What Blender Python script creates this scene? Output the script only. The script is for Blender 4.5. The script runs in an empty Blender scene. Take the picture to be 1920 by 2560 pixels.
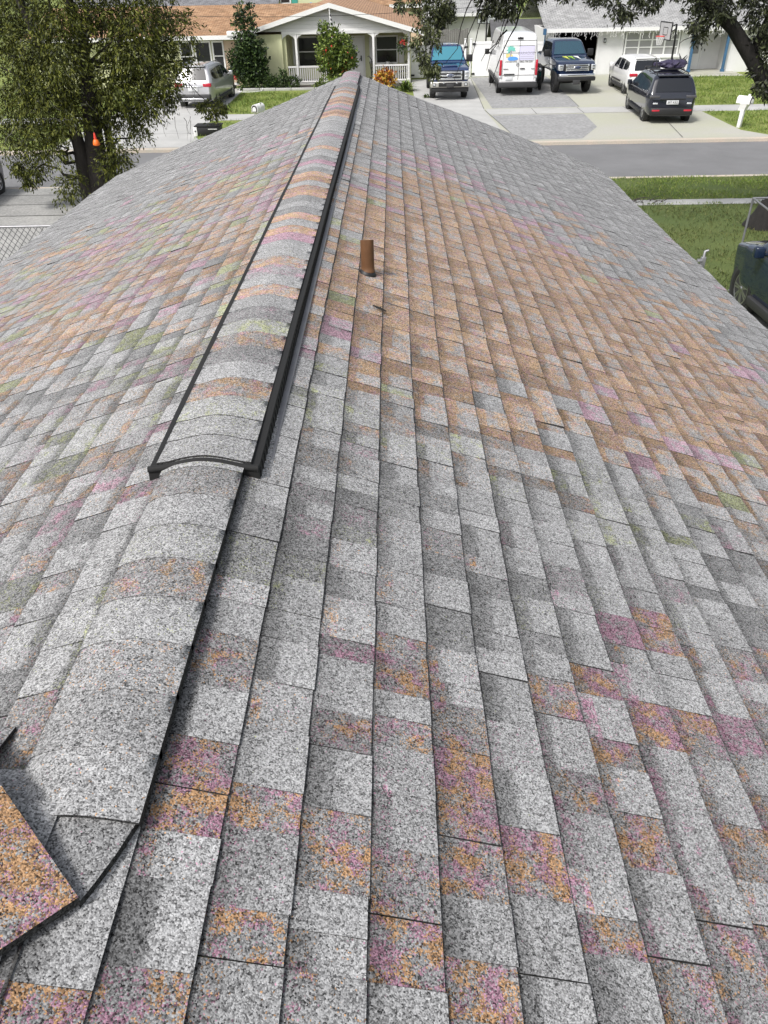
import bpy, bmesh, math, random
import numpy as np
from mathutils import Vector, Matrix
C = bpy.context.scene.collection
rad = math.radians
PI = math.pi
# ---------------------------------------------------------------- camera, sky, sun, exposure
scene = bpy.context.scene
CZ = 6.12
def set_camera():
    pitch, yaw, roll = rad(35.534), rad(1.1964), -0.0228
    fh = Vector((-math.sin(yaw), math.cos(yaw), 0)); rh = Vector((math.cos(yaw), math.sin(yaw), 0)); Z = Vector((0, 0, 1))
    fwd = fh*math.cos(pitch) - Z*math.sin(pitch); up0 = fh*math.sin(pitch) + Z*math.cos(pitch)
    cr, sr = math.cos(roll), math.sin(roll)
    cx = rh*cr + up0*sr
    cy = up0*cr - rh*sr
    cam = bpy.data.cameras.new('camera'); o = bpy.data.objects.new('camera', cam); C.objects.link(o)
    cam.sensor_fit = 'VERTICAL'; cam.sensor_height = 36; cam.sensor_width = 27; cam.lens = 27
    cam.clip_start = 0.05; cam.clip_end = 2000
    m = Matrix((cx, cy, -fwd)).transposed().to_4x4(); m.translation = Vector((0, 0, CZ))
    o.matrix_world = m
    scene.camera = o
set_camera()
SUN_EL, SUN_AZ = 51, -140      # azimuth measured from +Y (away from the camera) clockwise; the sun stands to the left and a little behind
world = bpy.data.worlds.new('World'); scene.world = world; world.use_nodes = True
wn = world.node_tree
sky = wn.nodes.new('ShaderNodeTexSky'); sky.sky_type = 'NISHITA'; sky.sun_disc = False
sky.sun_elevation = rad(SUN_EL); sky.sun_rotation = rad(SUN_AZ); sky.dust_density = 4.0; sky.ozone_density = 1.0
hs = wn.nodes.new('ShaderNodeHueSaturation'); hs.inputs['Saturation'].default_value = 0.38
wn.links.new(sky.outputs[0], hs.inputs['Color']); wn.links.new(hs.outputs[0], wn.nodes['Background'].inputs[0])
wn.nodes['Background'].inputs[1].default_value = 0.15
sl = bpy.data.lights.new('sun', 'SUN'); sl.energy = 2.4; sl.angle = rad(9); sl.color = (1.0, 0.975, 0.94)
so = bpy.data.objects.new('sun', sl); C.objects.link(so)
_a = rad(SUN_AZ); _e = rad(SUN_EL)
sd = Vector((math.sin(_a)*math.cos(_e), math.cos(_a)*math.cos(_e), math.sin(_e)))
so.rotation_euler = sd.to_track_quat('Z', 'Y').to_euler()
scene.view_settings.view_transform = 'Standard'; scene.view_settings.look = 'None'
scene.view_settings.exposure = 0.36; scene.view_settings.gamma = 1.0
scene.cycles.max_bounces = 6; scene.cycles.transparent_max_bounces = 8
# ---------------------------------------------------------------- helpers
class MB:
    def __init__(s): s.v = []; s.f = []; s.mi = []; s.sm = []; s.cm = 0; s.smooth = False
    def add(s, vs, fs, smooth=None):
        n = len(s.v); s.v += [tuple(map(float, p)) for p in vs]
        for f in fs: s.f.append([n+i for i in f]); s.mi.append(s.cm); s.sm.append(s.smooth if smooth is None else smooth)
        return s
    def box(s, x0, x1, y0, y1, z0, z1):
        vs = [(x0,y0,z0),(x1,y0,z0),(x1,y1,z0),(x0,y1,z0),(x0,y0,z1),(x1,y0,z1),(x1,y1,z1),(x0,y1,z1)]
        return s.add(vs, [(0,3,2,1),(4,5,6,7),(0,1,5,4),(1,2,6,5),(2,3,7,6),(3,0,4,7)], False)
    def cbox(s, c, d): return s.box(c[0]-d[0]/2, c[0]+d[0]/2, c[1]-d[1]/2, c[1]+d[1]/2, c[2]-d[2]/2, c[2]+d[2]/2)
    def rbox(s, x0, x1, y0, y1, z0, z1, r=0.02):   # box with chamfered edges
        bm = bmesh.new(); m = Matrix.Translation(((x0+x1)/2,(y0+y1)/2,(z0+z1)/2)) @ Matrix.Diagonal((x1-x0,y1-y0,z1-z0,1))
        bmesh.ops.create_cube(bm, size=1, matrix=m)
        bmesh.ops.bevel(bm, geom=bm.edges[:]+bm.verts[:], offset=r, segments=2, affect='EDGES', profile=0.5)
        bm.verts.index_update()
        s.add([v.co for v in bm.verts], [[v.index for v in f.verts] for f in bm.faces], True); bm.free(); return s
    def tube(s, pts, r, n=8, cap=True, smooth=True):
        pts = [Vector(p) for p in pts]; rs = r if isinstance(r, (list, tuple)) else [r]*len(pts)
        vs = []; a = None
        for i, p in enumerate(pts):
            d = (pts[min(i+1, len(pts)-1)] - pts[max(i-1, 0)]).normalized()
            if a is None: a = d.orthogonal().normalized()
            a = (a - d*a.dot(d))
            a = a.normalized() if a.length > 1e-6 else d.orthogonal().normalized()
            b = d.cross(a)
            vs += [p + (a*math.cos(2*PI*k/n) + b*math.sin(2*PI*k/n))*rs[i] for k in range(n)]
        fs = []
        for i in range(len(pts)-1):
            for k in range(n): fs.append((i*n+k, i*n+(k+1) % n, (i+1)*n+(k+1) % n, (i+1)*n+k))
        s.add(vs, fs, smooth)
        if cap:
            m = len(pts)-1
            s.add([vs[k] for k in range(n)], [tuple(range(n))[::-1]], False); s.add([vs[m*n+k] for k in range(n)], [tuple(range(n))], False)
        return s
    def lathe(s, prof, n=24, M=None, smooth=True):   # prof: (r,z) about local z, M places it
        M = M or Matrix(); vs = []; fs = []
        for r, z in prof:
            for k in range(n): vs.append(M @ Vector((r*math.cos(2*PI*k/n), r*math.sin(2*PI*k/n), z)))
        for i in range(len(prof)-1):
            for k in range(n): fs.append((i*n+k, i*n+(k+1) % n, (i+1)*n+(k+1) % n, (i+1)*n+k))
        return s.add(vs, fs, smooth)
    def prism(s, poly, d, M=None):   # poly: list of 3D points (planar), d: extrusion vector
        M = M or Matrix(); n = len(poly); d = Vector(d); p = [Vector(q) for q in poly]
        vs = [M @ q for q in p] + [M @ (q+d) for q in p]
        fs = [tuple(range(n))[::-1], tuple(range(n, 2*n))] + [(i, (i+1) % n, n+(i+1) % n, n+i) for i in range(n)]
        return s.add(vs, fs, False)
    def build(s, name, mats, parent=None, sharp=None, loc=None):
        me = bpy.data.meshes.new(name); me.from_pydata(s.v, [], s.f)
        for m in (mats if isinstance(mats, (list, tuple)) else [mats]): me.materials.append(m)
        me.polygons.foreach_set('material_index', s.mi); me.polygons.foreach_set('use_smooth', s.sm)
        bm = bmesh.new(); bm.from_mesh(me); bmesh.ops.recalc_face_normals(bm, faces=bm.faces) if sharp != 'keep' else None
        bm.to_mesh(me); bm.free()
        if isinstance(sharp, (int, float)): me.set_sharp_from_angle(angle=rad(sharp))
        me.update()
        o = bpy.data.objects.new(name, me); C.objects.link(o)
        if parent: o.parent = parent
        if loc: o.location = loc
        return o
def tag(o, label=None, cat=None, group=None, kind=None):
    if label: o['label'] = label
    if cat: o['category'] = cat
    if group: o['group'] = group
    if kind: o['kind'] = kind
    return o
def thing(name, label, cat, loc=(0,0,0), rz=0, group=None):
    o = bpy.data.objects.new(name, None); C.objects.link(o); o.empty_display_size = .2
    o.location = loc; o.rotation_euler = (0,0,rz)
    return tag(o, label, cat, group)
def copy_tree(o, parent=None):
    c = o.copy(); C.objects.link(c)
    if parent: c.parent = parent
    for ch in list(o.children): copy_tree(ch, c)
    return c
def lerp(a, b, t): return a+(b-a)*t
def interp(x, pts):
    if x <= pts[0][0]: return pts[0][1]
    for (a, b), (c, d) in zip(pts, pts[1:]):
        if x <= c: return b+(d-b)*(x-a)/(c-a) if c > a else d
    return pts[-1][1]
# ---------------------------------------------------------------- materials
def mat(name, col, rough=.6, metal=0, var=0.0, vscale=3.0, bump=0, bscale=40, spec=.5, coat=0, emit=None, col2=None, fine=0.0, fscale=120, stretch=None):
    m = bpy.data.materials.new(name); m.use_nodes = True; nt = m.node_tree; N = nt.nodes; L = nt.links; b = N['Principled BSDF']
    b.inputs['Base Color'].default_value = (*col, 1); b.inputs['Roughness'].default_value = rough; b.inputs['Metallic'].default_value = metal
    b.inputs['Specular IOR Level'].default_value = spec; b.inputs['Coat Weight'].default_value = coat; b.inputs['Coat Roughness'].default_value = .05
    if var or bump or fine or col2:
        tc = N.new('ShaderNodeTexCoord'); src = tc.outputs['Object']
        if stretch:
            mp = N.new('ShaderNodeMapping'); mp.inputs['Scale'].default_value = stretch; L.new(src, mp.inputs[0]); src = mp.outputs[0]
    if var or col2 or fine:
        n1 = N.new('ShaderNodeTexNoise'); n1.inputs['Scale'].default_value = vscale; n1.inputs['Detail'].default_value = 6; n1.inputs['Roughness'].default_value = .65; L.new(src, n1.inputs['Vector'])
        r = N.new('ShaderNodeValToRGB'); r.color_ramp.elements[0].position = .3; r.color_ramp.elements[1].position = .7
        c2 = col2 or tuple(c*(1+var) for c in col); c1 = tuple(c*(1-var) for c in col) if not col2 else col
        r.color_ramp.elements[0].color = (*c1, 1); r.color_ramp.elements[1].color = (*[min(1, c) for c in c2], 1)
        L.new(n1.outputs['Fac'], r.inputs[0]); out = r.outputs[0]
        if fine:
            n2 = N.new('ShaderNodeTexNoise'); n2.inputs['Scale'].default_value = fscale; n2.inputs['Detail'].default_value = 3; L.new(src, n2.inputs['Vector'])
            mr = N.new('ShaderNodeMapRange'); mr.inputs[1].default_value = .3; mr.inputs[2].default_value = .7; mr.inputs[3].default_value = 1-fine; mr.inputs[4].default_value = 1+fine; L.new(n2.outputs['Fac'], mr.inputs[0])
            mx = N.new('ShaderNodeVectorMath'); mx.operation = 'SCALE'; L.new(out, mx.inputs[0]); L.new(mr.outputs[0], mx.inputs['Scale']); out = mx.outputs[0]
        L.new(out, b.inputs['Base Color'])
    if bump:
        n3 = N.new('ShaderNodeTexNoise'); n3.inputs['Scale'].default_value = bscale; n3.inputs['Detail'].default_value = 4; L.new(src, n3.inputs['Vector'])
        bp = N.new('ShaderNodeBump'); bp.inputs['Strength'].default_value = bump; bp.inputs['Distance'].default_value = .02; L.new(n3.outputs['Fac'], bp.inputs['Height']); L.new(bp.outputs[0], b.inputs['Normal'])
    return m
M = {}
def glassy(name, col, rough=.06): return mat(name, col, rough, spec=.5)
M['asphalt'] = mat('asphalt', (.165,.165,.168), .92, var=.12, vscale=.6, fine=.12, fscale=60, bump=.15, bscale=150)
M['concrete'] = mat('concrete', (.40,.398,.385), .9, var=.12, vscale=.7, fine=.07, fscale=30, bump=.1, bscale=80)
M['concrete_warm'] = mat('concrete_warm', (.38,.385,.29), .9, var=.10, vscale=.35, fine=.07, fscale=25, col2=(.39,.38,.35))
M['concrete_old'] = mat('concrete_old', (.25,.25,.24), .92, vscale=.8, fine=.2, fscale=14, col2=(.37,.365,.35), bump=.2, bscale=60)
M['gutter'] = mat('gutter_concrete', (.42,.40,.34), .9, var=.15, vscale=1.2, fine=.1, fscale=20, col2=(.52,.43,.35))
M['joint'] = mat('joint_dark', (.10,.10,.095), .95)
M['paver'] = mat('paver_grey', (.27,.27,.268), .9, var=.12, vscale=1.3, fine=.22, fscale=7, bump=.2, bscale=30)
M['soil'] = mat('soil', (.05,.042,.035), .95, var=.3, vscale=4)
M['lawn'] = mat('lawn_base', (.055,.085,.018), .95, vscale=.5, fine=.3, fscale=22, col2=(.10,.125,.030), bump=.4, bscale=50)
M['lawn_far'] = mat('lawn_far', (.13,.19,.032), .95, vscale=.45, fine=.22, fscale=14, col2=(.20,.22,.055), bump=.4, bscale=40)
M['white'] = mat('white_paint', (.72,.72,.71), .55, var=.04, vscale=2)
M['whitewall'] = mat('white_stucco', (.66,.66,.655), .85, var=.05, vscale=1.2, bump=.15, bscale=60)
M['vinyl'] = mat('white_vinyl', (.80,.80,.79), .4, var=.03, vscale=1.5)
M['yellowwall'] = mat('pale_yellow_stucco', (.60,.61,.38), .85, var=.08, vscale=.9, bump=.15, bscale=60)
M['peachwall'] = mat('peach_stucco', (.62,.48,.36), .85, var=.08, vscale=.9)
M['black'] = mat('black_plastic', (.012,.012,.013), .5)
M['blackmat'] = mat('black_matte', (.010,.010,.010), .85)
M['tyre'] = mat('tyre_rubber', (.014,.014,.014), .85, bump=.2, bscale=90)
M['alloy'] = mat('alloy_metal', (.5,.5,.51), .3, metal=.9)
M['darkalloy'] = mat('dark_alloy', (.08,.08,.085), .35, metal=.8)
M['chrome'] = mat('chrome', (.75,.76,.78), .12, metal=1)
M['glass'] = glassy('dark_glass', (.012,.014,.018))
M['windowglass'] = glassy('window_glass', (.02,.022,.024), .1)
M['red'] = mat('red_lens', (.42,.012,.03), .2, coat=.5)
M['amber'] = mat('amber_lens', (.6,.25,.05), .25)
M['lamp'] = mat('clear_lens', (.62,.64,.66), .15, metal=.4, coat=.4)
M['bark'] = mat('bark', (.035,.030,.027), .95, var=.4, vscale=6, bump=.8, bscale=22, stretch=(1,1,.25))
M['bark_dark'] = mat('dark_oak_bark', (.014,.012,.011), .95, var=.45, vscale=7, bump=.8, bscale=24, stretch=(1,1,.25))
M['steel'] = mat('grey_steel', (.28,.28,.29), .45, metal=.6, var=.15, vscale=8)
M['galv'] = mat('galvanised_wire', (.09,.09,.095), .6)
M['wood'] = mat('grey_wood', (.17,.165,.155), .9, var=.3, vscale=5, stretch=(6,6,.5))
M['roofdark'] = mat('dark_roll_roof', (.085,.085,.088), .9, var=.2, vscale=3, fine=.2, fscale=20)
M['blue'] = mat('blue_paint', (.045,.12,.22), .5, var=.12, vscale=3)
def leafmat(n, col, tr=.25):
    m = mat(n, col, .55, var=.35, vscale=1.8, spec=.35)
    b = m.node_tree.nodes['Principled BSDF']; b.inputs['Transmission Weight'].default_value = 0
    b.inputs['Subsurface Weight'].default_value = 0
    return m
M['leafA'] = [leafmat('olive_leaf', (.060,.072,.007)), leafmat('olive_leaf_pale', (.135,.145,.02)), leafmat('olive_leaf_dark', (.022,.027,.008))]
M['leafB'] = [leafmat('oak_leaf', (.030,.036,.016)), leafmat('oak_leaf_pale', (.085,.098,.045)), leafmat('oak_leaf_dark', (.012,.014,.010))]
M['leafO'] = [leafmat('hanging_leaf', (.055,.066,.020)), leafmat('hanging_leaf_pale', (.15,.165,.075)), leafmat('hanging_leaf_dark', (.018,.022,.012))]
M['leafC'] = [leafmat('shrub_leaf', (.035,.065,.016)), leafmat('shrub_leaf_pale', (.075,.115,.030)), leafmat('shrub_leaf_dark', (.013,.026,.012))]
M['leafD'] = [leafmat('hibiscus_leaf', (.10,.15,.025)), leafmat('hibiscus_leaf_pale', (.19,.24,.05)), leafmat('hibiscus_leaf_dark', (.03,.05,.015))]
M['leafE'] = [leafmat('bright_leaf', (.10,.28,.03)), leafmat('bright_leaf_pale', (.22,.42,.06)), leafmat('bright_leaf_dark', (.03,.10,.015))]
M['croton'] = [leafmat('croton_orange', (.45,.16,.025)), leafmat('croton_yellow', (.55,.36,.05)), leafmat('croton_purple', (.14,.02,.05))]
M['flower'] = leafmat('red_flower', (.55,.05,.04))
M['twig'] = mat('twig', (.06,.052,.045), .9)
M['grass'] = [leafmat('grass_blade', (.070,.088,.020)), leafmat('grass_blade_pale', (.150,.158,.055)), leafmat('grass_blade_dark', (.045,.058,.017))]
M['grassfar'] = [leafmat('far_grass', (.13,.20,.03)), leafmat('far_grass_pale', (.22,.26,.06)), leafmat('far_grass_dark', (.07,.12,.02))]
def siding(name, col, pitch=.14):
    m = mat(name, col, .6); nt = m.node_tree; N = nt.nodes; L = nt.links; b = N['Principled BSDF']
    tc = N.new('ShaderNodeTexCoord'); sx = N.new('ShaderNodeSeparateXYZ'); L.new(tc.outputs['Object'], sx.inputs[0])
    ml = N.new('ShaderNodeMath'); ml.operation = 'MULTIPLY'; ml.inputs[1].default_value = 1/pitch; L.new(sx.outputs['Z'], ml.inputs[0])
    fr = N.new('ShaderNodeMath'); fr.operation = 'FRACT'; L.new(ml.outputs[0], fr.inputs[0])
    bp = N.new('ShaderNodeBump'); bp.inputs['Strength'].default_value = 1; bp.inputs['Distance'].default_value = .03; bp.invert = True; L.new(fr.outputs[0], bp.inputs['Height']); L.new(bp.outputs[0], b.inputs['Normal'])
    return m
M['siding'] = siding('lap_siding', (.66,.66,.65), .2)
def roofmat(name, c1, c2, axis='Y', row=.16):
    m = mat(name, c1, .9); nt = m.node_tree; N = nt.nodes; L = nt.links; b = N['Principled BSDF']
    tc = N.new('ShaderNodeTexCoord'); mp = N.new('ShaderNodeMapping'); L.new(tc.outputs['Object'], mp.inputs[0])
    if axis == 'X': mp.inputs['Rotation'].default_value = (0,0,PI/2)
    br = N.new('ShaderNodeTexBrick'); br.inputs['Scale'].default_value = 1; br.inputs['Brick Width'].default_value = .32; br.inputs['Row Height'].default_value = row; br.inputs['Mortar Size'].default_value = .012
    br.inputs['Color1'].default_value = (*c1,1); br.inputs['Color2'].default_value = (*c2,1); br.inputs['Mortar'].default_value = (*[c*.35 for c in c1],1); br.inputs['Bias'].default_value = -.1
    L.new(mp.outputs[0], br.inputs['Vector'])
    ns = N.new('ShaderNodeTexNoise'); ns.inputs['Scale'].default_value = 2.2; ns.inputs['Detail'].default_value = 5; L.new(tc.outputs['Object'], ns.inputs['Vector'])
    mr = N.new('ShaderNodeMapRange'); mr.inputs[1].default_value = .3; mr.inputs[2].default_value = .7; mr.inputs[3].default_value = .75; mr.inputs[4].default_value = 1.25; L.new(ns.outputs['Fac'], mr.inputs[0])
    sc = N.new('ShaderNodeVectorMath'); sc.operation = 'SCALE'; L.new(br.outputs['Color'], sc.inputs[0]); L.new(mr.outputs[0], sc.inputs['Scale']); L.new(sc.outputs[0], b.inputs['Base Color'])
    bp = N.new('ShaderNodeBump'); bp.inputs['Strength'].default_value = .6; bp.inputs['Distance'].default_value = .02; bp.invert = True; L.new(br.outputs['Fac'], bp.inputs['Height']); L.new(bp.outputs[0], b.inputs['Normal'])
    return m
M['roof_tan_y'] = roofmat('tan_shingle_y', (.30,.17,.09), (.42,.26,.15))
M['roof_tan_x'] = roofmat('tan_shingle_x', (.36,.21,.12), (.42,.26,.16), 'X')
M['roof_grey'] = roofmat('pale_grey_shingle', (.30,.30,.298), (.37,.37,.365))
M['roof_mid'] = roofmat('mid_grey_shingle', (.16,.16,.17), (.22,.22,.23))
# leaf clouds --------------------------------------------------------------
def leaf_mesh(name, pts, size, mats, parent, aspect=.4, seed=1, droop=0.0, sizevar=.4, weights=(.5,.25,.25), dirs=None):
    """kite-shaped leaves, one at every point; dirs gives a preferred direction for the leaf's length."""
    rng = np.random.default_rng(seed); n = len(pts); P = np.asarray(pts, float)
    d = rng.normal(size=(n,3)) if dirs is None else np.asarray(dirs, float) + rng.normal(size=(n,3))*.45
    d[:,2] -= droop; d /= np.linalg.norm(d, axis=1, keepdims=True)+1e-9
    u = rng.normal(size=(n,3)); u -= d*(u*d).sum(1, keepdims=True); u /= np.linalg.norm(u, axis=1, keepdims=True)+1e-9
    nn = np.cross(d, u)
    s = size*(1+sizevar*rng.uniform(-1,1,size=(n,1)))
    V = np.empty((n,4,3)); V[:,0] = P; V[:,1] = P+d*s*.5+u*s*aspect*.5+nn*s*.08; V[:,2] = P+d*s; V[:,3] = P+d*s*.5-u*s*aspect*.5+nn*s*.08
    me = bpy.data.meshes.new(name); me.vertices.add(n*4); me.vertices.foreach_set('co', V.reshape(-1))
    me.loops.add(n*4); me.loops.foreach_set('vertex_index', np.arange(n*4, dtype=np.int32))
    me.polygons.add(n); me.polygons.foreach_set('loop_start', np.arange(0, n*4, 4, dtype=np.int32))
    try: me.polygons.foreach_set('loop_total', np.full(n, 4, dtype=np.int32))
    except Exception: pass
    for m in mats: me.materials.append(m)
    me.polygons.foreach_set('material_index', rng.choice(len(mats), size=n, p=weights).astype(np.int32))
    me.update(calc_edges=True); me.validate()
    o = bpy.data.objects.new(name, me); C.objects.link(o)
    if parent: o.parent = parent
    return o
def ball_pts(rng, c, r, n, hollow=.35):
    d = rng.normal(size=(n,3)); d /= np.linalg.norm(d, axis=1, keepdims=True)
    q = (hollow + (1-hollow)*rng.random((n,1)))**.6
    return np.asarray(c) + d*q*np.asarray(r)
# ---------------------------------------------------------------- the shingled house under the camera
def shingle_material():
    m = bpy.data.materials.new('asphalt_shingle'); m.use_nodes = True; nt = m.node_tree; N = nt.nodes; L = nt.links; b = N['Principled BSDF']
    b.inputs['Roughness'].default_value = .95; b.inputs['Specular IOR Level'].default_value = .25
    tc = N.new('ShaderNodeTexCoord')
    at = N.new('ShaderNodeVertexColor'); at.layer_name = 'tone'; ti = N.new('ShaderNodeVertexColor'); ti.layer_name = 'tint'
    sp = N.new('ShaderNodeSeparateColor'); L.new(at.outputs[0], sp.inputs[0])
    def math_(op, a, c=None, d=None, clamp=False):
        n = N.new('ShaderNodeMath'); n.operation = op; n.use_clamp = clamp
        for k, q in enumerate((a, c, d)):
            if q is None: continue
            if isinstance(q, (int, float)): n.inputs[k].default_value = q
            else: L.new(q, n.inputs[k])
        return n.outputs[0]
    vo = N.new('ShaderNodeTexVoronoi'); vo.feature = 'F1'; vo.inputs['Scale'].default_value = 300; vo.inputs['Randomness'].default_value = 1; L.new(tc.outputs['Object'], vo.inputs['Vector'])
    sv = N.new('ShaderNodeSeparateColor'); L.new(vo.outputs['Color'], sv.inputs[0])
    vb = N.new('ShaderNodeTexVoronoi'); vb.inputs['Scale'].default_value = 130; L.new(tc.outputs['Object'], vb.inputs['Vector'])
    svb = N.new('ShaderNodeSeparateColor'); L.new(vb.outputs['Color'], svb.inputs[0])
    n1 = N.new('ShaderNodeTexNoise'); n1.inputs['Scale'].default_value = 9; n1.inputs['Detail'].default_value = 5; n1.inputs['Roughness'].default_value = .7; L.new(tc.outputs['Object'], n1.inputs['Vector'])
    n2 = N.new('ShaderNodeTexNoise'); n2.inputs['Scale'].default_value = 13; n2.inputs['Detail'].default_value = 5; n2.inputs['Roughness'].default_value = .7; L.new(tc.outputs['Object'], n2.inputs['Vector'])
    # granules: contrast is larger on the dark blend (tone below about .2)
    g = math_('ADD', math_('MULTIPLY', sv.outputs[0], .72), math_('MULTIPLY', svb.outputs[0], .28))
    con = math_('MULTIPLY_ADD', sp.outputs[0], -2.4, 2.55)
    con = math_('MAXIMUM', con, 1.4)
    gg = math_('MULTIPLY_ADD', math_('SUBTRACT', g, .5), con, 1.0)
    gg = math_('MAXIMUM', gg, .08)
    cl = math_('MULTIPLY_ADD', math_('SUBTRACT', n1.outputs['Fac'], .5), .7, 1.0)
    val = math_('MULTIPLY', math_('MULTIPLY', sp.outputs[0], gg), cl)
    # coloured granules: clusters whose size follows the blend
    cov = math_('MULTIPLY_ADD', math_('MULTIPLY', math_('ADD', n2.outputs['Fac'], math_('MULTIPLY_ADD', sp.outputs[1], .46, -.68)), 9.0, clamp=True), .72, math_('MULTIPLY', sp.outputs[1], .22))
    msk = math_('GREATER_THAN', cov, sv.outputs[1])
    n4 = N.new('ShaderNodeTexNoise'); n4.inputs['Scale'].default_value = 17; n4.inputs['Detail'].default_value = 4; L.new(tc.outputs['Object'], n4.inputs['Vector'])
    alt = math_('LESS_THAN', sv.outputs[2], math_('MULTIPLY', sp.outputs[2], math_('MULTIPLY_ADD', math_('SUBTRACT', n4.outputs['Fac'], .5), 8.0, .55)))
    ma = N.new('ShaderNodeMix'); ma.data_type = 'RGBA'; L.new(alt, ma.inputs[0]); L.new(ti.outputs[0], ma.inputs[6]); ma.inputs[7].default_value = (1.28,.72,.95,1)
    mix = N.new('ShaderNodeMix'); mix.data_type = 'RGBA'; L.new(msk, mix.inputs[0]); mix.inputs[6].default_value = (1,1,1,1); L.new(ma.outputs[2], mix.inputs[7])
    sc = N.new('ShaderNodeVectorMath'); sc.operation = 'SCALE'; L.new(mix.outputs[2], sc.inputs[0]); L.new(val, sc.inputs['Scale']); L.new(sc.outputs[0], b.inputs['Base Color'])
    bp = N.new('ShaderNodeBump'); bp.inputs['Strength'].default_value = .4; bp.inputs['Distance'].default_value = .002; L.new(vo.outputs['Distance'], bp.inputs['Height']); bp.invert = True; L.new(bp.outputs[0], b.inputs['Normal'])
    return m
M['shingle'] = shingle_material()
TAN, MAU, OLI, ORA, PUR = (1.36,.92,.56), (1.30,.82,1.0), (1.08,1.14,.66), (1.50,.90,.48), (1.28,.72,.95)
class Field:
    """quads with a tone and a tint at every corner"""
    def __init__(s): s.v = []; s.t = []; s.c = []; s.alt = 0.0
    def quad(s, ps, tones, stren, tint):
        s.v += [tuple(p) for p in ps]
        for k in range(4): s.t.append((tones[k], stren, s.alt, 1)); s.c.append((*tint, 1))
    def build(s, name, parent, smooth=False):
        n = len(s.v)//4; me = bpy.data.meshes.new(name); me.from_pydata(s.v, [], [(4*i,4*i+1,4*i+2,4*i+3) for i in range(n)])
        a = me.color_attributes.new('tone', 'FLOAT_COLOR', 'CORNER'); a.data.foreach_set('color', np.array(s.t, np.float32).reshape(-1))
        b = me.color_attributes.new('tint', 'FLOAT_COLOR', 'CORNER'); b.data.foreach_set('color', np.array(s.c, np.float32).reshape(-1))
        me.materials.append(M['shingle']); me.update()
        if smooth:
            bm = bmesh.new(); bm.from_mesh(me); bmesh.ops.remove_doubles(bm, verts=bm.verts, dist=.0004); bm.to_mesh(me); bm.free()
            me.polygons.foreach_set('use_smooth', [True]*len(me.polygons)); me.set_sharp_from_angle(angle=rad(40))
        o = bpy.data.objects.new(name, me); C.objects.link(o); o.parent = parent; return o
RX, RZ, TN = -.70, 4.67, .362
CA = 1/math.sqrt(1+TN*TN); SA = TN*CA
EXP = .1716
def bump_h(a, s): return .006*math.sin(a*1.13+s*.9)+.004*math.sin(a*2.9-1.7*s+1)+.003*math.sin(a*.5+3*s)
def g2(s, a, s0, a0, rs, ra): return math.exp(-((s-s0)/rs)**2-((a-a0)/ra)**2)
def tint_right(rng, s, a, dark):
    t = 1.25*g2(s,a,2.6,5.8,1.7,2.4) + .95*g2(s,a,1.2,6.6,.9,2.8) + .6*g2(s,a,.9,4.3,.7,1.5) + .45*g2(s,a,3.6,4.0,1.2,1.5)
    mv = .20*g2(s,a,2.0,9.2,1.3,1.6) + .16*g2(s,a,1.2,8.5,1.4,4) + .12*g2(s,a,2.5,5,2,3)
    ol = .42*g2(s,a,.9,2.7,1.2,.9) + .14*g2(s,a,1.8,4.5,1.6,2.5)
    st = .72 if t > .6 else .58
    if a < 3.3: st = .40
    if a < 1.75 or (a < 2.2 and s > 1.4): t, mv, ol = ((1.1 if a < 1.3 else .85), .20, 0.0) if dark else (.50, .16, 0.0); st = rng.uniform(.38,.62) if dark else .40
    elif a < 2.7: t, mv, ol = .10, .10, (.42 if dark else .30); st = .26
    elif not dark: t *= .75; mv *= .8; ol *= .8
    if a > 9.8: t = 0; ol *= .2; mv *= .7
    return t, mv, ol, st
def tint_left(rng, s, a, dark):
    band = math.exp(-((a-6.3)/2.9)**4)
    t, mv, ol, st = .62*band, .22*band, .26*band, .60
    if a < 4: t, mv, ol, st = .34, .15, .32, .45
    if a < 2.2: t, mv, ol, st = .32, .2, .2, .36
    far = g2(s,a,1.6,10.2,1.3,1.3); mv += .25*far; t += .15*far
    if not dark: t *= .85; mv *= .85; ol *= .85
    return t, mv, ol, st
def pick(rng, pr, a, s=0.0):
    t, mv, ol, st = pr; r = rng.random()
    cl = lambda p, q: max(0.0, .5+.5*math.sin(a*1.9*p+s*2.6+q)+.45*math.sin(s*4.1*p-a*1.3+2*q)+.25*math.sin(a*5.3+q))
    t *= .45+1.0*cl(1.0,.3) if t < .6 else 1; mv *= .2+1.5*cl(.8,2.2); ol *= .2+1.5*cl(1.2,4.1)
    near = a < 2.3
    if near: t = max(t, .55*pr[0])
    if r < t: return (ORA if near else TAN), st
    if r < t+mv: return (PUR if near else MAU), st
    if r < t+mv+ol: return OLI, st
    return rng.choice((ORA, PUR, OLI)), (.022 if a < 9 else .01)
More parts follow.
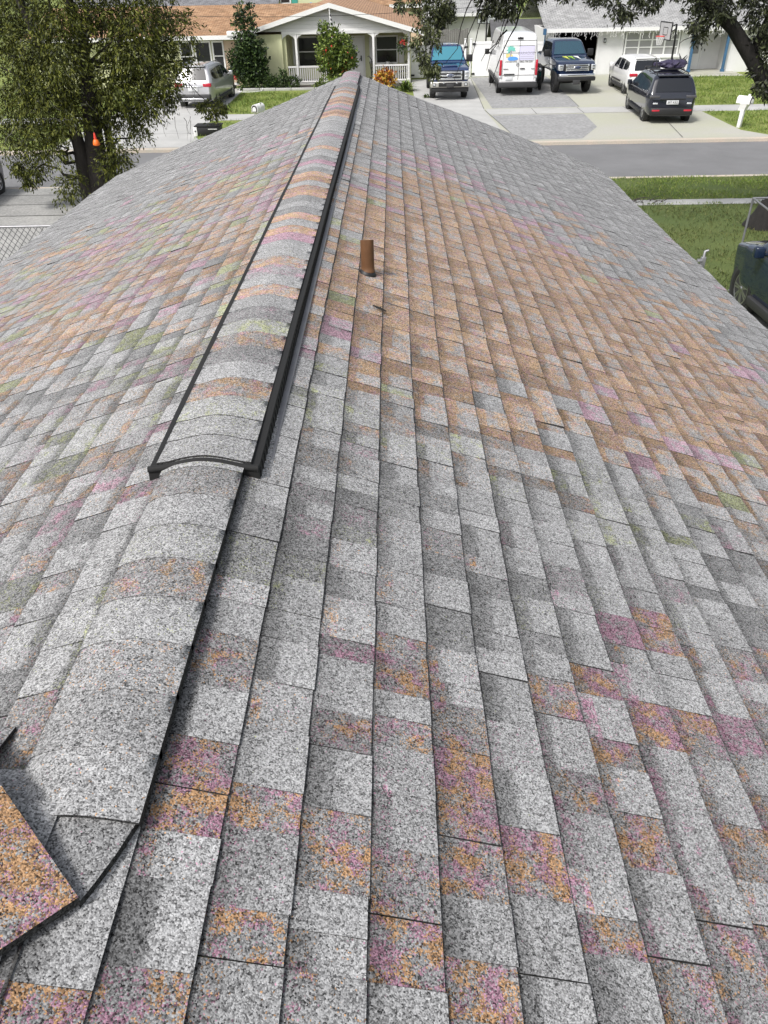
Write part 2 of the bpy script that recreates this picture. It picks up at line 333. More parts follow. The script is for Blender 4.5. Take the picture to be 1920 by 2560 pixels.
def course_field(name, O, A, D, Nn, rows, tf, parent, seed, up=False):
    rng = random.Random(seed); F = Field(); O, A, D, Nn = Vector(O), Vector(A), Vector(D), Vector(Nn)
    def P(a, s, h): return O + A*a + D*s + Nn*(h+bump_h(a, s))
    for ri, (sU, sL, a0, a1) in enumerate(rows):
        a = a0; tooth = rng.random() < .5; nxt = a0+rng.uniform(.2, 1.0); band = rng.random()
        while a < a1-1e-4:
            w = rng.uniform(.085, .19) if tooth else rng.uniform(.075, .20)
            b = min(a+w, a1)
            if a1-b < .05: b = a1
            joint = False
            if b > nxt: joint = True; nxt += .9
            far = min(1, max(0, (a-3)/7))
            r_ = rng.random(); kind = ('a' if r_ < .5 else 'c' if r_ < .85 else 'b') if tooth else ('b' if r_ < .55 else 'a' if r_ < .88 else 'c')
            dark = kind == 'b'
            hi = .0085 if tooth else .0050
            hi += rng.uniform(-.0008, .0012)
            if rng.random() < .02: hi += .006
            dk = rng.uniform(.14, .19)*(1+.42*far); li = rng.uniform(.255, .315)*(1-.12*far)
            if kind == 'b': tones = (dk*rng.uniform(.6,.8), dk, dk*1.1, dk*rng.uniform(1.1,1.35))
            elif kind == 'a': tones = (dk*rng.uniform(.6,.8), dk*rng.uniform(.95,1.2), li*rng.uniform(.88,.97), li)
            else: tones = (li*rng.uniform(.55,.75), li*rng.uniform(.8,.95), li*.95, li)  # uphill darkening: printed shadow band plus painted shade from the course above
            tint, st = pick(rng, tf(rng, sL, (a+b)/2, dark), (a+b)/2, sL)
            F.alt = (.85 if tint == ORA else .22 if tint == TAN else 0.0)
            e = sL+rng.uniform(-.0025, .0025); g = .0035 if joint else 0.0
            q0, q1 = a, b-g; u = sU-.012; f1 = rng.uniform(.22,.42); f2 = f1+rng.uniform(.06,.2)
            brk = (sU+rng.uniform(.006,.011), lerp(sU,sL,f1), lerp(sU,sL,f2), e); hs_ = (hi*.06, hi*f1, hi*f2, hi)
            F.quad((P(q0,u,.0002), P(q0,brk[0],hs_[0]), P(q1,brk[0],hs_[0]), P(q1,u,.0002)), (.03,tones[0]*.7,tones[0]*.7,.03), st*.5, tint)  # dark strip below the overlying edge: its shadow line painted into the tones
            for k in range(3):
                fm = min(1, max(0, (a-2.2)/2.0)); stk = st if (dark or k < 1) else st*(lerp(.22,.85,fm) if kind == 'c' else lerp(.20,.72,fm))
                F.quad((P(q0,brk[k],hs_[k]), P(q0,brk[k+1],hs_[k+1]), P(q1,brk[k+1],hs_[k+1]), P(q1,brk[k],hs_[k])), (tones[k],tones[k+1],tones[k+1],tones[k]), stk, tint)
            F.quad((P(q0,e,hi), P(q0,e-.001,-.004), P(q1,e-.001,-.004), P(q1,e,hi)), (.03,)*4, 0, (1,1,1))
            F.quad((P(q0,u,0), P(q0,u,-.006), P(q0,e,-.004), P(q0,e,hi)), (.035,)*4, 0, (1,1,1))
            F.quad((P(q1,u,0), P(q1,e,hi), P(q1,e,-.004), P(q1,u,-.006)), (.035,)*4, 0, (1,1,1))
            a = b; tooth = not tooth if rng.random() < .85 else tooth
    return F.build(name, parent)
YF = 15.3; HALF = 4.48      # far rake, horizontal half width
PY = .98                    # where the hip meets the ridge
near_house = thing('shingled_house', 'low house under the camera with a grey and tan shingle gable roof', 'house', (0,0,0))
def zr(y): return RZ-.005*y
S_E = HALF/CA
srow = [.0]+[.1484+EXP*k for k in range(0, 40) if .1484+EXP*k < S_E]+[S_E]
up = Vector((0, 1, -.005)).normalized()
rows = [(srow[i], srow[i+1], -2.4, YF) for i in range(len(srow)-1)]
srow_up = [-EXP*k+.1484-EXP for k in range(0, 16)]
for k in range(14): rows.append((srow_up[k+1], srow_up[k], -2.4-.4*k, PY+srow_up[k]*CA))
rows[0] = (srow_up[0], srow[1], -2.4, YF)
rows = [r for r in rows if r[3] > r[2]+.1]
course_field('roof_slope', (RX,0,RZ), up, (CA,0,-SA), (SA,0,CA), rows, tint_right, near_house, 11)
rowsL = [(srow[i], srow[i+1], max(-2.4, PY-.5+srow[i]*CA*.6), YF) for i in range(len(srow)-1)]
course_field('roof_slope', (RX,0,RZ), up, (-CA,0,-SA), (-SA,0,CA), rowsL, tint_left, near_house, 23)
# the slope left of the hip that faces the street; it dips towards +Y between hip and valley
rowsH = []
for k in range(-22, 26):
    sL = -EXP*k+.1; rowsH.append((sL-EXP, sL, .0+abs(min(0, sL))*CA*1.0 if sL < 0 else sL*CA, 5.0))
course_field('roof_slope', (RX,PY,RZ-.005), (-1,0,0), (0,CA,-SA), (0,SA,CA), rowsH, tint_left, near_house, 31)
# caps ---------------------------------------------------------------------
def cap_pieces(F, path, w, zf, n, rng, tints, first_lift=.012, ribs=7):
    """shingle caps laid over a ridge; path(k) gives origin and unit direction; zf(t) height across"""
    for k, (o, d, lat, ln, tt, tone, st) in enumerate(tints):
        F.alt = .35 if tt in (TAN, ORA) else 0.0
        o, d, lat = Vector(o), Vector(d), Vector(lat)
        ts = [-w+2*w*i/ribs for i in range(ribs+1)]
        for i in range(ribs):
            t0, t1 = ts[i], ts[i+1]
            def Q(t, u, h): return o + d*u + lat*t + Vector((0,0,zf(t)+h))
            m = ln*.5
            F.quad((Q(t0,0,first_lift), Q(t0,m,first_lift*.62), Q(t1,m,first_lift*.62), Q(t1,0,first_lift)), (tone[0],tone[1],tone[1],tone[0]), st, tt)
            F.quad((Q(t0,m,first_lift*.62), Q(t0,ln,.003), Q(t1,ln,.003), Q(t1,m,first_lift*.62)), (tone[1],tone[2],tone[2],tone[1]), st, tt)
            F.quad((Q(t0,0,first_lift), Q(t1,0,first_lift), Q(t1,0,-.004), Q(t0,0,-.004)), (.035,)*4, 0, (1,1,1))
        for t in (-w, w):
            F.quad((Q(t,0,first_lift), Q(t,ln,.003), Q(t,ln,-.02), Q(t,0,-.02)), (.03,)*4, 0, (1,1,1))
rng = random.Random(5)
def tone3(light): 
    b = rng.uniform(.255,.30) if light else rng.uniform(.19,.235)
    return (b*rng.uniform(.95,1.05), b, b*rng.uniform(.85,1.0))
VN, VF = 2.345, 13.5
def ridge_z(t): return -TN*(math.sqrt(t*t+.09**2)-.07)+.027-.010*max(0,(-t-.11)/.04)
F = Field(); lst = []; y = .93; k = 0
cols = [(ORA,.04),(ORA,.05),(ORA,.20),(OLI,.08),(TAN,.34),(OLI,.18),((1,1,1),.2),(TAN,.22),(OLI,.2)]
while y < VN+.05:
    c, st = cols[k % len(cols)]
    lst.append(((RX,y,zr(y)), (0,1,-.005), (1,0,0), .19, c, tone3(k % 3 != 1), st)); y += .172; k += 1
cap_pieces(F, None, .150, ridge_z, 0, rng, lst, first_lift=.0045, ribs=12)
F.build('ridge_cap', near_house, smooth=True)
F = Field(); lst = []
y = VF-.1
while y < YF-.05:
    c, st = rng.choice([((1,1,1),.1),((1,1,1),.1),(MAU,.6)])
    lst.append(((RX,y,zr(y)), (0,1,-.005), (1,0,0), min(.19, YF+.01-y), c, tone3(True), st)); y += .172
cap_pieces(F, None, .150, ridge_z, 0, rng, lst, first_lift=.0045, ribs=12)
F.build('ridge_cap', near_house, smooth=True)
F = Field()
# the last ridge shingle, trimmed at a slant where the hip shingle laps over it
for k, (y0, y1, w0, w1) in enumerate(((.755,.80,.082,.100),(.80,.86,.100,.121),(.86,.965,.121,.150))):
    for i in range(12):
        def Q(j, y, w):
            t = -.21+(w+.21)*j/12; return Vector((RX+t, y, zr(y)+ridge_z(t)-.006))
        cc, st = ((ORA,.60) if i < 5 else ((1,1,1),.1))
        F.alt = .3
        F.quad((Q(i,y0,w0), Q(i,y1,w1), Q(i+1,y1,w1), Q(i+1,y0,w0)), (.20,.21,.21,.20), st, cc)
    p, q = Q(12,y0,w0), Q(12,y1,w1); dn = Vector((0,0,-.018)); F.quad((p, q, q+dn, p+dn), (.03,)*4, 0, (1,1,1))
# hip shingles climbing away from the end of the ridge
def on_r(x, y): return Vector((x, y, 4.710-TN*(x-RX)))
for k in range(6):
    o = Vector((-.124,-.141,0))*k; lift = .004*(k % 2)
    R0 = on_r(-.613+o.x, .757+o.y); M0 = on_r(-.817+o.x, .949+o.y); L0 = M0+Vector((-.204,.192,-.075)); d = Vector((-.145,-.165,TN*.145))
    up_ = Vector((0,0,.009)); z0 = Vector((0,0,.003*(k > 0)))
    for A_, B_, n_ in ((R0, M0, 3), (M0, L0, 2)):
        for i in range(n_):
            p, q = A_.lerp(B_, i/n_)+z0, A_.lerp(B_, (i+1)/n_)+z0
            F.alt = (.75,.5,.15)[min(i,2)]
            F.quad((p+up_, q+up_, q+d+up_*.2, p+d+up_*.2), (.20,.20,.19,.19), (.62,.72,.85)[min(i,2)], ORA)
            F.quad((p+up_, q+up_, q-up_, p-up_), (.03,)*4, 0, (1,1,1))
    F.quad((R0+up_, R0+d+up_*.2, R0+d-up_*1.5, R0-up_*1.5), (.03,)*4, 0, (1,1,1))
F.build('hip_cap', near_house, smooth=False)
# ridge vent ---------------------------------------------------------------
def vent_z(t): return .021-.36*(math.sqrt(t*t+.085**2)-.085)+.013*max(0,(abs(t)-.12)/.08)**1.5
mb = MB(); W2 = .200; ns = 12
def vent_section(y, dz=0):
    top = [(RX-W2+2*W2*i/ns, y, zr(y)+vent_z(-W2+2*W2*i/ns)+dz) for i in range(ns+1)]
    return [(RX-W2-.004, y, zr(y)-TN*(W2+.004)-.01)] + top + [(RX+W2+.004, y, zr(y)-TN*(W2+.004)-.01)]
secs = []
yy = VN
while yy < VF-.01: secs.append(vent_section(yy, .003*math.sin(yy*2.3)+.002*math.sin(yy*7))); yy += .25
secs.append(vent_section(VF)); m = ns+3
vs = [p for s in secs for p in s]; fs = []
for i in range(len(secs)-1):
    for k in range(m-1): fs.append((i*m+k, i*m+k+1, (i+1)*m+k+1, (i+1)*m+k))
fs.append(tuple(range(m))); fs.append(tuple((len(secs)-1)*m+k for k in range(m)))
mb.add(vs, fs, False)
mb.tube([(RX-W2+2*W2*i/16, VN+.004, zr(VN)+vent_z(-W2+2*W2*i/16)-.002) for i in range(17)], .0125, 8)
for sgn in (1, -1):
    y = VN+.02
    while y < 9: mb.box(RX+sgn*(W2+.001)-.004, RX+sgn*(W2+.001)+.004, y, y+.012, zr(y)-.068, zr(y)-.027); y += .055
vent = mb.build('ridge_vent', M['blackmat'], near_house)
mb = MB(); mb.prism([(RX+W2+.004, VN, zr(VN)-TN*(W2+.004)+.004), (RX+W2+.03, VN, zr(VN)-TN*(W2+.03)+.014), (RX+W2+.03, VN, zr(VN)-TN*(W2+.03)+.009), (RX+W2+.004, VN, zr(VN)-TN*(W2+.004)-.001)], (0, VF-VN, -.005*(VF-VN)))
mb.build('flange', M['steel'], vent)
F = Field(); lst = []; y = VN+.024; k = 0
vc = [(OLI,.05,1),(OLI,.16,1),(OLI,.30,1),(TAN,.55,0),((1,1,1),.2,1),(MAU,.12,0),(TAN,.46,0),(OLI,.42,1),(MAU,.2,0),((1,1,1),.2,1),(TAN,.6,1),((1,1,1),.2,1),(MAU,.4,1),(TAN,.55,1)]
while y < VF-.05:
    c, st, lt = vc[k % len(vc)]
    if k > 14: c, st = rng.choice([((1,1,1),.15),((1,1,1),.15),(TAN,.8),(MAU,.75),((1,1,1),.1),(TAN,.7)]); lt = rng.random() < .65
    lst.append(((RX,y,zr(y)), (0,1,-.005), (1,0,0), min(.185, VF-y), c, tone3(lt), st)); k += 1
    y += .172 if k > 2 else .155
cap_pieces(F, None, .172, lambda t: vent_z(t)+.004, 0, rng, lst[:3], first_lift=.006, ribs=12)
cap_pieces(F, None, .172, lambda t: vent_z(t)+.004, 0, rng, lst[3:], first_lift=.0034, ribs=12)
F.build('cap_shingles', vent, smooth=True)
# soil stack ---------------------------------------------------------------
M['pipe'] = mat('rusty_brown_pipe', (.10,.045,.017), .6, var=.25, vscale=9, metal=.1, col2=(.15,.07,.03))
px, py = -.175, 5.03; pz = zr(py)-TN*(px-RX)
mb = MB(); R = .043; n = 28; rings = []
zs = [(-.06,1.0),(.015,1.0),(.018,1.08),(.03,1.08),(.034,1),(.06,1),(.15,1),(.20,1),(.215,1),(.222,.97)]
for z, k in zs:
    ring = []
    for i in range(n):
        a = 2*PI*i/n; dent = 0
        if z > .16:    # a crushed notch on the near side and another behind
            da = abs((a-1.52*PI+PI) % (2*PI)-PI); dent = max(0, 1-da/.42)*(z-.16)/.06*.16
            db = abs((a-.45*PI+PI) % (2*PI)-PI); dent = max(dent, max(0, 1-db/.7)*(z-.16)/.06*.08)
        r = R*k*(1-dent); ring.append((px+r*math.cos(a), py+r*math.sin(a), pz+z+(-.012*math.sin(a) if z > .2 else 0)-dent*.012))
    rings.append(ring)
for ring in reversed(rings[-3:]): rings.append([(px+(p[0]-px)*.88, py+(p[1]-py)*.88, p[2]-.001) for p in ring])
rings.append([(px+R*.85*math.cos(2*PI*i/n), py+R*.85*math.sin(2*PI*i/n), pz+.02) for i in range(n)])
vs = [p for r_ in rings for p in r_]; fs = []
for i in range(len(rings)-1):
    for k in range(n): fs.append((i*n+k, i*n+(k+1) % n, (i+1)*n+(k+1) % n, (i+1)*n+k))
mb.add(vs, fs, True)
pipe = mb.build('vent_pipe', M['pipe'], near_house, sharp=45)
mb = MB(); Mx = Matrix.Translation((px,py,pz+.006)) @ Matrix.Rotation(math.atan(TN), 4, 'Y')
mb.lathe([(.041,.022),(.05,.016),(.056,.006),(.058,-.004)], 28, Mx)
mb.build('boot', M['black'], pipe, sharp=40)
# fascia, drip edge, walls, gable -----------------------------------------
for sgn in (1, -1):
    xe = RX+sgn*HALF; ze = RZ-TN*HALF; mb = MB()
    mb.prism([(xe-sgn*.03,-2.4,ze+.000),(xe+sgn*.016,-2.4,ze-.018),(xe+sgn*.016,-2.4,ze-.055),(xe-.0,-2.4,ze-.055)], (0, YF+2.3, -.005*(YF+2.3)))
    mb.build('drip_edge', M['steel'], near_house)
mb = MB()
for sgn in (1, -1):
    xe = RX+sgn*(HALF-.02); ze = RZ-TN*HALF-.03
    mb.prism([(xe,-2.4,ze-.02),(xe-sgn*.03,-2.4,ze-.02),(xe-sgn*.03,-2.4,ze-.22),(xe,-2.4,ze-.22)], (0,YF+2.38,-.005*(YF+2.4)))
    # rake board
    a = Vector((RX,YF-.005,zr(YF)-.03)); bq = Vector((RX+sgn*(HALF-.02),YF-.005,zr(YF)-TN*(HALF-.02)-.03))
    mb.prism([a, bq, bq-Vector((0,0,.18)), a-Vector((0,0,.18))], (0,-.03,0))
mb.build('fascia', M['white'], near_house)
mb = MB()
x0, x1 = RX-HALF+.45, RX+HALF-.45
mb.box(x0, x1, -9, YF-.45, 0, RZ-TN*HALF-.15)
zt = RZ-TN*HALF-.15
mb.prism([(x0,YF-.6,zt),(x1,YF-.6,zt),(RX,YF-.6,zt+TN*(HALF-.45)-.08)], (0,.15,0))
mb.build('wall', M['yellowwall'], near_house)
mb = MB(); mb.box(RX-HALF+.03, RX+HALF-.03, -2.4, YF-.04, RZ-TN*HALF-.26, RZ-TN*HALF-.235); mb.build('soffit', M['white'], near_house)
# small bracket clipped to the right eave
mb = MB(); bx, by = RX+HALF+.02, 9.55; bz = RZ-TN*HALF-.03
mb.rbox(bx-.02,bx+.04,by-.02,by+.02,bz-.05,bz+.09,.008); mb.tube([(bx+.01,by,bz+.08),(bx+.02,by+.02,bz+.15),(bx+.06,by+.02,bz+.16)], .018, 8); mb.rbox(bx-.06,bx+.0,by-.03,by+.03,bz+.03,bz+.06,.008)
mb.build('eave_bracket', M['steel'], near_house)
# twig scrap lying on the shingles
mb = MB(); sx, sy = -.095, 4.42; sz = zr(sy)-TN*(sx-RX)+.022
mb.tube([(sx-.035,sy+.02,sz+.012),(sx-.01,sy+.005,sz+.006),(sx+.02,sy-.004,sz-.004),(sx+.045,sy-.015,sz-.012)], [.004,.007,.007,.003], 6); mb.tube([(sx,sy,sz),(sx+.012,sy+.03,sz-.002)], [.006,.003], 5)
tag(mb.build('twig_scrap', M['blackmat']), 'dark curled scrap lying on the shingles just below the brown pipe', 'debris')
# ---------------------------------------------------------------- ground, road, paving, grass
def sheet(name, poly, z, m, kind='structure'):
    mb = MB(); mb.add([(x, y, z) for x, y in poly], [tuple(range(len(poly)))], False)
    return tag(mb.build(name, m), kind=kind)
def slab(name, x0, x1, y0, y1, z0, z1, m):
    return tag(MB().box(x0, x1, y0, y1, z0, z1).build(name, m), kind='structure')
def rect(x0, x1, y0, y1): return [(x0,y0),(x1,y0),(x1,y1),(x0,y1)]
slab('terrain', -700, 700, -300, 900, -.6, -.2, M['lawn_far'])
slab('road', -300, 300, 28.15, 34.65, -.3, -.10, M['asphalt'])
slab('lawn', -80, 80, -60, 28.0, -.3, 0, M['lawn'])
slab('lawn', -120, 120, 34.95, 160, -.3, 0, M['lawn_far'])
slab('kerb', -80, 80, 28.0, 28.2, -.25, .012, M['gutter'])
slab('kerb', -120, 120, 34.55, 34.95, -.25, .012, M['gutter'])
# near sidewalk and the concrete drive left of the house
sheet('sidewalk', rect(-80, 80, 24.42, 25.05), .006, M['concrete'])
sheet('driveway', rect(-24, -4.75, 8, 24.38), .010, M['concrete_old'])
sheet('driveway', rect(-24, -9.95, 24.38, 28.0), .0145, M['concrete_old'])
sheet('driveway', [(7.4,2),(12.5,2),(12.5,16.4),(7.15,16.4)], .010, M['concrete_old'])
# far side: pavement, drives, paver patches
sheet('sidewalk', rect(-120, 120, 41.7, 43.55), .006, M['concrete'])
sheet('driveway', [(-14.4,34.9),(-8.0,34.9),(-8.9,38),(-8.9,41.5),(-9.1,53.6),(-14.4,53.6)], .011, M['concrete'])
sheet('driveway', [(.6,34.9),(5.2,34.9),(4.62,43),(5.02,56.3),(1.2,56.3),(1.2,38)], .011, M['concrete'])
sheet('driveway', [(4.9,34.9),(15.9,34.9),(14.95,36.5),(14.95,56.9),(5.0,56.9),(4.62,43)], .015, M['concrete_warm'])
sheet('paver_patch', [(5.06,43.75),(9.45,43.75),(9.6,47.4),(9.9,56.6),(5.08,56.6)], .020, M['paver'])
sheet('paver_patch', [(5.25,35.15),(7.9,35.2),(9.1,37.9),(9.25,41.55),(4.75,41.55)], .020, M['paver'])
sheet('sidewalk', rect(4.7, 15.0, 41.75, 43.5), .024, M['concrete'])
sheet('walkway', rect(15.0, 22, 54.9, 56.2), .012, M['concrete_warm'])
mb = MB()
def joint(a, b, z, w=.03):
    a = Vector((*a, z)); b = Vector((*b, z)); d = (b-a).normalized(); p = Vector((-d.y, d.x, 0))*w/2
    mb.add([a+p, a-p, b-p, b+p], [(0,1,2,3)], False)
for a, b in [((4.62,43.6),(5.02,56.3)),((5.25,34.95),(4.62,43.2)),((12.0,35),(12.6,39.6)),((12.6,43.5),(12.7,50)),((9.45,43.75),(9.6,47.4)),((-8.95,34.9),(-14.4,34.9)),((-14.4,38.2),(-8.9,38.2)),((-14.4,46),(-9,46)),((-11.6,35),(-11.6,53)),((7.0,41.75),(7.0,43.5)),((9.3,41.75),(9.3,43.5)),((11.6,41.75),(11.6,43.5))]: joint(a, b, .029)
for a, b in [((-24,24.40),(-9.9,24.40)),((-24,25.75),(-9.9,25.75)),((-24,27.0),(-9.9,27.0))]: joint(a, b, .0185, .05)
tag(mb.build('paving_joint', M['joint']), kind='structure')
# grass blades on lawns and verges
rngn = np.random.default_rng(3)
def grass_patch(name, n, x0, x1, y0, y1, size, mats, seed, keep=None, w=(.5,.3,.2)):
    r = np.random.default_rng(seed); P = np.column_stack([r.uniform(x0,x1,n), r.uniform(y0,y1,n), np.full(n,-.005)])
    cl = np.sin(P[:,0]*2.1+np.sin(P[:,1]*1.7)*2)+np.sin(P[:,1]*2.9+P[:,0])+r.normal(size=n)*.9
    P = P[cl > -.8]
    if keep is not None: P = P[[keep(x, y) for x, y in P[:,:2]]]
    o = leaf_mesh(name, P, size, mats, None, aspect=.16, seed=seed, dirs=np.tile((0,0,.75),(len(P),1)), weights=w)
    tag(o, kind='stuff'); return o
tag(grass_patch('grass', 52000, 3.3, 14.5, 9, 24.42, .085, M['grass'], 41, lambda x, y: not (x > 7.1 and y < 16.4)), 'short dark lawn grass to the right of the shingle roof', 'grass')
tag(grass_patch('grass', 17000, 3.5, 16, 25.0, 28.05, .085, M['grassfar'], 42), 'brighter verge grass between the near sidewalk and the road', 'grass')
tag(grass_patch('grass', 2600, 3.5, 16, 24.35, 24.6, .08, M['grassfar'], 45, lambda x, y: math.sin(x*2.3)+math.sin(x*.9) > -.3), 'grass tufts creeping over the edge of the near sidewalk', 'grass')
tag(grass_patch('grass', 26000, 15.0, 27, 43.6, 54.9, .13, M['grassfar'], 43), 'mown lawn in front of the white house', 'grass')
tag(grass_patch('grass', 12000, 15.1, 24, 35.0, 41.7, .12, M['grassfar'], 46, lambda x, y: y > 35+max(0, (16.2-x))*1.2), 'verge grass around the white mailbox', 'grass')
tag(grass_patch('grass', 15000, -8.9, .5, 43.6, 51.2, .13, M['grassfar'], 44), 'green lawn in front of the yellow house', 'grass')
tag(grass_patch('grass', 7000, -8.7, .5, 35.0, 41.6, .12, M['grassfar'], 47), 'verge strip between the far pavement and the road', 'grass')
tag(grass_patch('grass', 6000, -22, -14.4, 36, 53, .15, M['grassfar'], 48), 'lawn seen through the tree left of the far drive', 'grass')
# planting bed edge in front of the yellow house
sheet('planting_bed', rect(-8.9, 1.0, 52.5, 54.7), .014, M['soil'])
mb = MB()
x = -9.0
rr = random.Random(8)
while x < -.5:
    w = rr.uniform(.9, 1.4); mb.rbox(x, x+w-.03, 52.3, 52.5, -.02, .13+rr.uniform(-.01,.02), .02); x += w
tag(mb.build('bed_edging', M['concrete']), 'pale concrete edging along the planting bed of the yellow house', 'edging')
# ---------------------------------------------------------------- houses across the street
def window(parent, x0, x1, y, z0, z1, cols=1, rws=2, glass='windowglass', fw=.09, name='window', frame='vinyl'):
    w = MB().box(x0, x1, y-.015, y+.02, z0, z1).build(name, M[glass], parent)
    f = MB(); d0, d1 = y-.06, y-.018
    f.box(x0-fw, x1+fw, d0, d1, z1, z1+fw); f.box(x0-fw, x1+fw, d0-.03, d1, z0-fw, z0); f.box(x0-fw, x0, d0, d1, z0, z1); f.box(x1, x1+fw, d0, d1, z0, z1)
    for i in range(1, cols):
        xc = lerp(x0, x1, i/cols); f.box(xc-fw*.45, xc+fw*.45, d0+.004, d1, z0, z1)
    for j in range(1, rws):
        zc = lerp(z0, z1, j/rws); f.box(x0, x1, d0+.008, d1-.002, zc-fw*.3, zc+fw*.3)
    f.build('frame', M[frame], w)
    return w
def roof_slab(name, pts, th, m, parent):
    a = [Vector(p) for p in pts]; n = (a[1]-a[0]).cross(a[2]-a[0]).normalized()
    if n.z < 0: n = -n
    mb = MB(); mb.prism(a, -n*th); return mb.build(name, m, parent)
# yellow house ------------------------------------------------------------
yh = thing('yellow_house', 'pale yellow house with tan shingle roof, white gable porch and railing', 'house', (0,0,0))
mb = MB(); mb.box(-22, -6.72, 54.8, 66, 0, 2.72); mb.box(-6.72, 1.15, 57, 66, 0, 2.72)
mb.build('wall', M['yellowwall'], yh)
mb = MB(); mb.box(-10.35, -8.9, 54.78, 54.797, .02, 2.45); mb.build('painted_panel', M['peachwall'], yh)
mb = MB(); mb.box(-6.72, 1.15, 54.75, 57, -.1, .09); mb.build('porch_floor', M['concrete'], yh)
GX, GZ, GY0 = -3.73, 4.29, 54.45
sl_ = (4.29-2.80)/5.6
roof_slab('roof', [(GX,GY0,GZ),(GX+5.75,GY0,GZ-5.75*sl_),(GX+5.75,72,GZ-5.75*sl_),(GX,72,GZ)], .06, M['roof_tan_x'], yh)
roof_slab('roof', [(GX,GY0,GZ),(GX,72,GZ),(GX-5.0,72,GZ-5.0*sl_),(GX-5.0,GY0,GZ-5.0*sl_)], .06, M['roof_tan_x'], yh)
roof_slab('roof', [(-22.5,54.2,2.76),(-8.8,54.2,2.76),(-8.7,55.1,2.961),(-4.44,60.2,4.10),(-22.5,60.2,4.10)], .07, M['roof_tan_y'], yh)
roof_slab('roof', [(-22.5,60.2,4.10),(-4,60.2,4.10),(-4,66.5,2.7),(-22.5,66.5,2.7)], .07, M['roof_tan_y'], yh)
mb = MB()
for sg, ln in ((1,5.75),(-1,5.0)):
    a = Vector((GX,GY0-.02,GZ-.0)); b = Vector((GX+sg*ln,GY0-.02,GZ-ln*sl_))
    mb.prism([a, b, b-Vector((0,0,.25)), a-Vector((0,0,.25))], (0,-.05,0))
mb.build('rake_board', M['white'], yh)
mb = MB(); mb.box(-22.5, -8.4, 54.05, 54.17, 2.56, 2.775); mb.box(-22.5,-8.4,54.17,54.8,2.56,2.58); mb.rbox(-9.9,-8.75,54.0,54.5,2.72,2.98,.02); mb.build('gutter', M['white'], yh)
mb = MB(); mb.prism([(GX-4.6,54.9,2.86),(1.3,54.9,2.86),(1.3,54.9,GZ-5.03*sl_-.1),(GX,54.9,GZ-.12),(GX-4.6,54.9,GZ-4.6*sl_-.1)], (0,.08,0)); mb.build('gable_siding', M['siding'], yh)
mb = MB(); mb.box(-6.72, 1.15, 54.82, 54.98, 2.70, 2.86)
for x0, x1 in ((-6.7,-5.95),(-5.8,-1.2),(-1.06,.95)):
    for sg, xx in ((1,x0),(-1,x1)): mb.prism([(xx,54.85,2.7),(xx+sg*.32,54.85,2.7),(xx+sg*.24,54.85,2.64),(xx+sg*.1,54.85,2.58),(xx,54.85,2.45)], (0,.06,0))
mb.build('porch_beam', M['white'], yh)
for x in (-5.88,-1.14,1.02):
    mb = MB(); mb.rbox(x-.065,x+.065,54.85,54.98,.09,2.7,.01); mb.box(x-.09,x+.09,54.82,55.0,.09,.25); mb.build('porch_post', M['white'], yh)
for x0, x1 in ((-6.72,-6.5),(1.02,1.15)): MB().box(x0,x1,54.99,57,0,2.72).build('side_wall', M['yellowwall'], yh)
for x0, x1 in ((-6.48,-5.96),(-5.8,-2.95),(-1.06,.95)):
    rl = MB().box(x0,x1,54.87,54.96,.93,1.02).build('railing', M['white'], yh); MB().box(x0,x1,54.87,54.96,.14,.20).build('rail', M['white'], rl)
    b = MB(); x = x0+.07
    while x < x1-.02: b.box(x-.022,x+.022,54.895,54.935,.2,.93); x += .135
    b.build('baluster', M['white'], rl)
window(yh, -5.95, -4.3, 56.99, .85, 2.38); window(yh, -.98, .28, 56.99, .95, 2.34)
window(yh, -12.95, -12.3, 54.78, .95, 2.38); window(yh, -12.05, -11.2, 54.78, .95, 2.38, rws=1); window(yh, -10.95, -10.4, 54.78, .95, 2.38)
for x0 in (-6.35,-1.45,.42):
    s = MB(); s.box(x0,x0+.33,56.93,56.985,.9,2.36)
    for k in range(3): s.box(x0+.03+.1*k,x0+.07+.1*k,56.915,56.928,.95,2.3)
    s.build('shutter', M['white'], yh)
d = MB().box(-2.75,-1.85,56.93,56.985,.09,2.32).build('door', M['vinyl'], yh)
MB().box(-2.02,-1.94,56.86,56.925,1.05,1.35).build('handle', M['darkalloy'], d)
mb = MB(); mb.box(-2.87,-2.76,56.90,56.985,.09,2.45); mb.box(-1.84,-1.73,56.90,56.985,.09,2.45); mb.box(-2.76,-1.84,56.90,56.985,2.33,2.45); mb.build('door_frame', M['white'], yh)
# white house -------------------------------------------------------------
wh = thing('white_house', 'long white house with pale grey roof, open dark garage and entry with blue posts', 'house', (0,0,0))
mb = MB(); E = 57.0
mb.box(9.75,10.22,E,E+.2,0,2.5); mb.box(10.22,13.02,E,E+.2,2.38,2.5); mb.box(13.02,14.7,E,E+.2,0,2.5); mb.box(14.7,18.25,E,E+.2,0,1.0); mb.box(14.7,18.25,E,E+.2,2.33,2.5); mb.box(18.25,18.95,E,E+.2,0,2.5)
mb.box(18.95,21.35,E+1.5,E+1.7,0,2.5); mb.box(18.85,18.95,E+.2,E+1.7,0,2.5); mb.box(21.35,21.45,E+.2,E+1.7,0,2.5); mb.box(21.35,36,E,E+.2,0,2.5); mb.box(9.75,9.95,E+.2,67,0,2.5); mb.box(9.95,36,66.8,67,0,2.5)
mb.build('wall', M['whitewall'], wh)
mb = MB(); mb.box(9.96,13.9,E+.21,E+.25,2.4,2.48); mb.box(9.96,10.0,E+.25,E+7,0,2.48); mb.box(13.8,13.84,E+.25,E+7,0,2.48); mb.box(10,13.8,E+7,E+7.04,0,2.48); mb.box(10,13.8,E+.25,E+7,2.44,2.48)
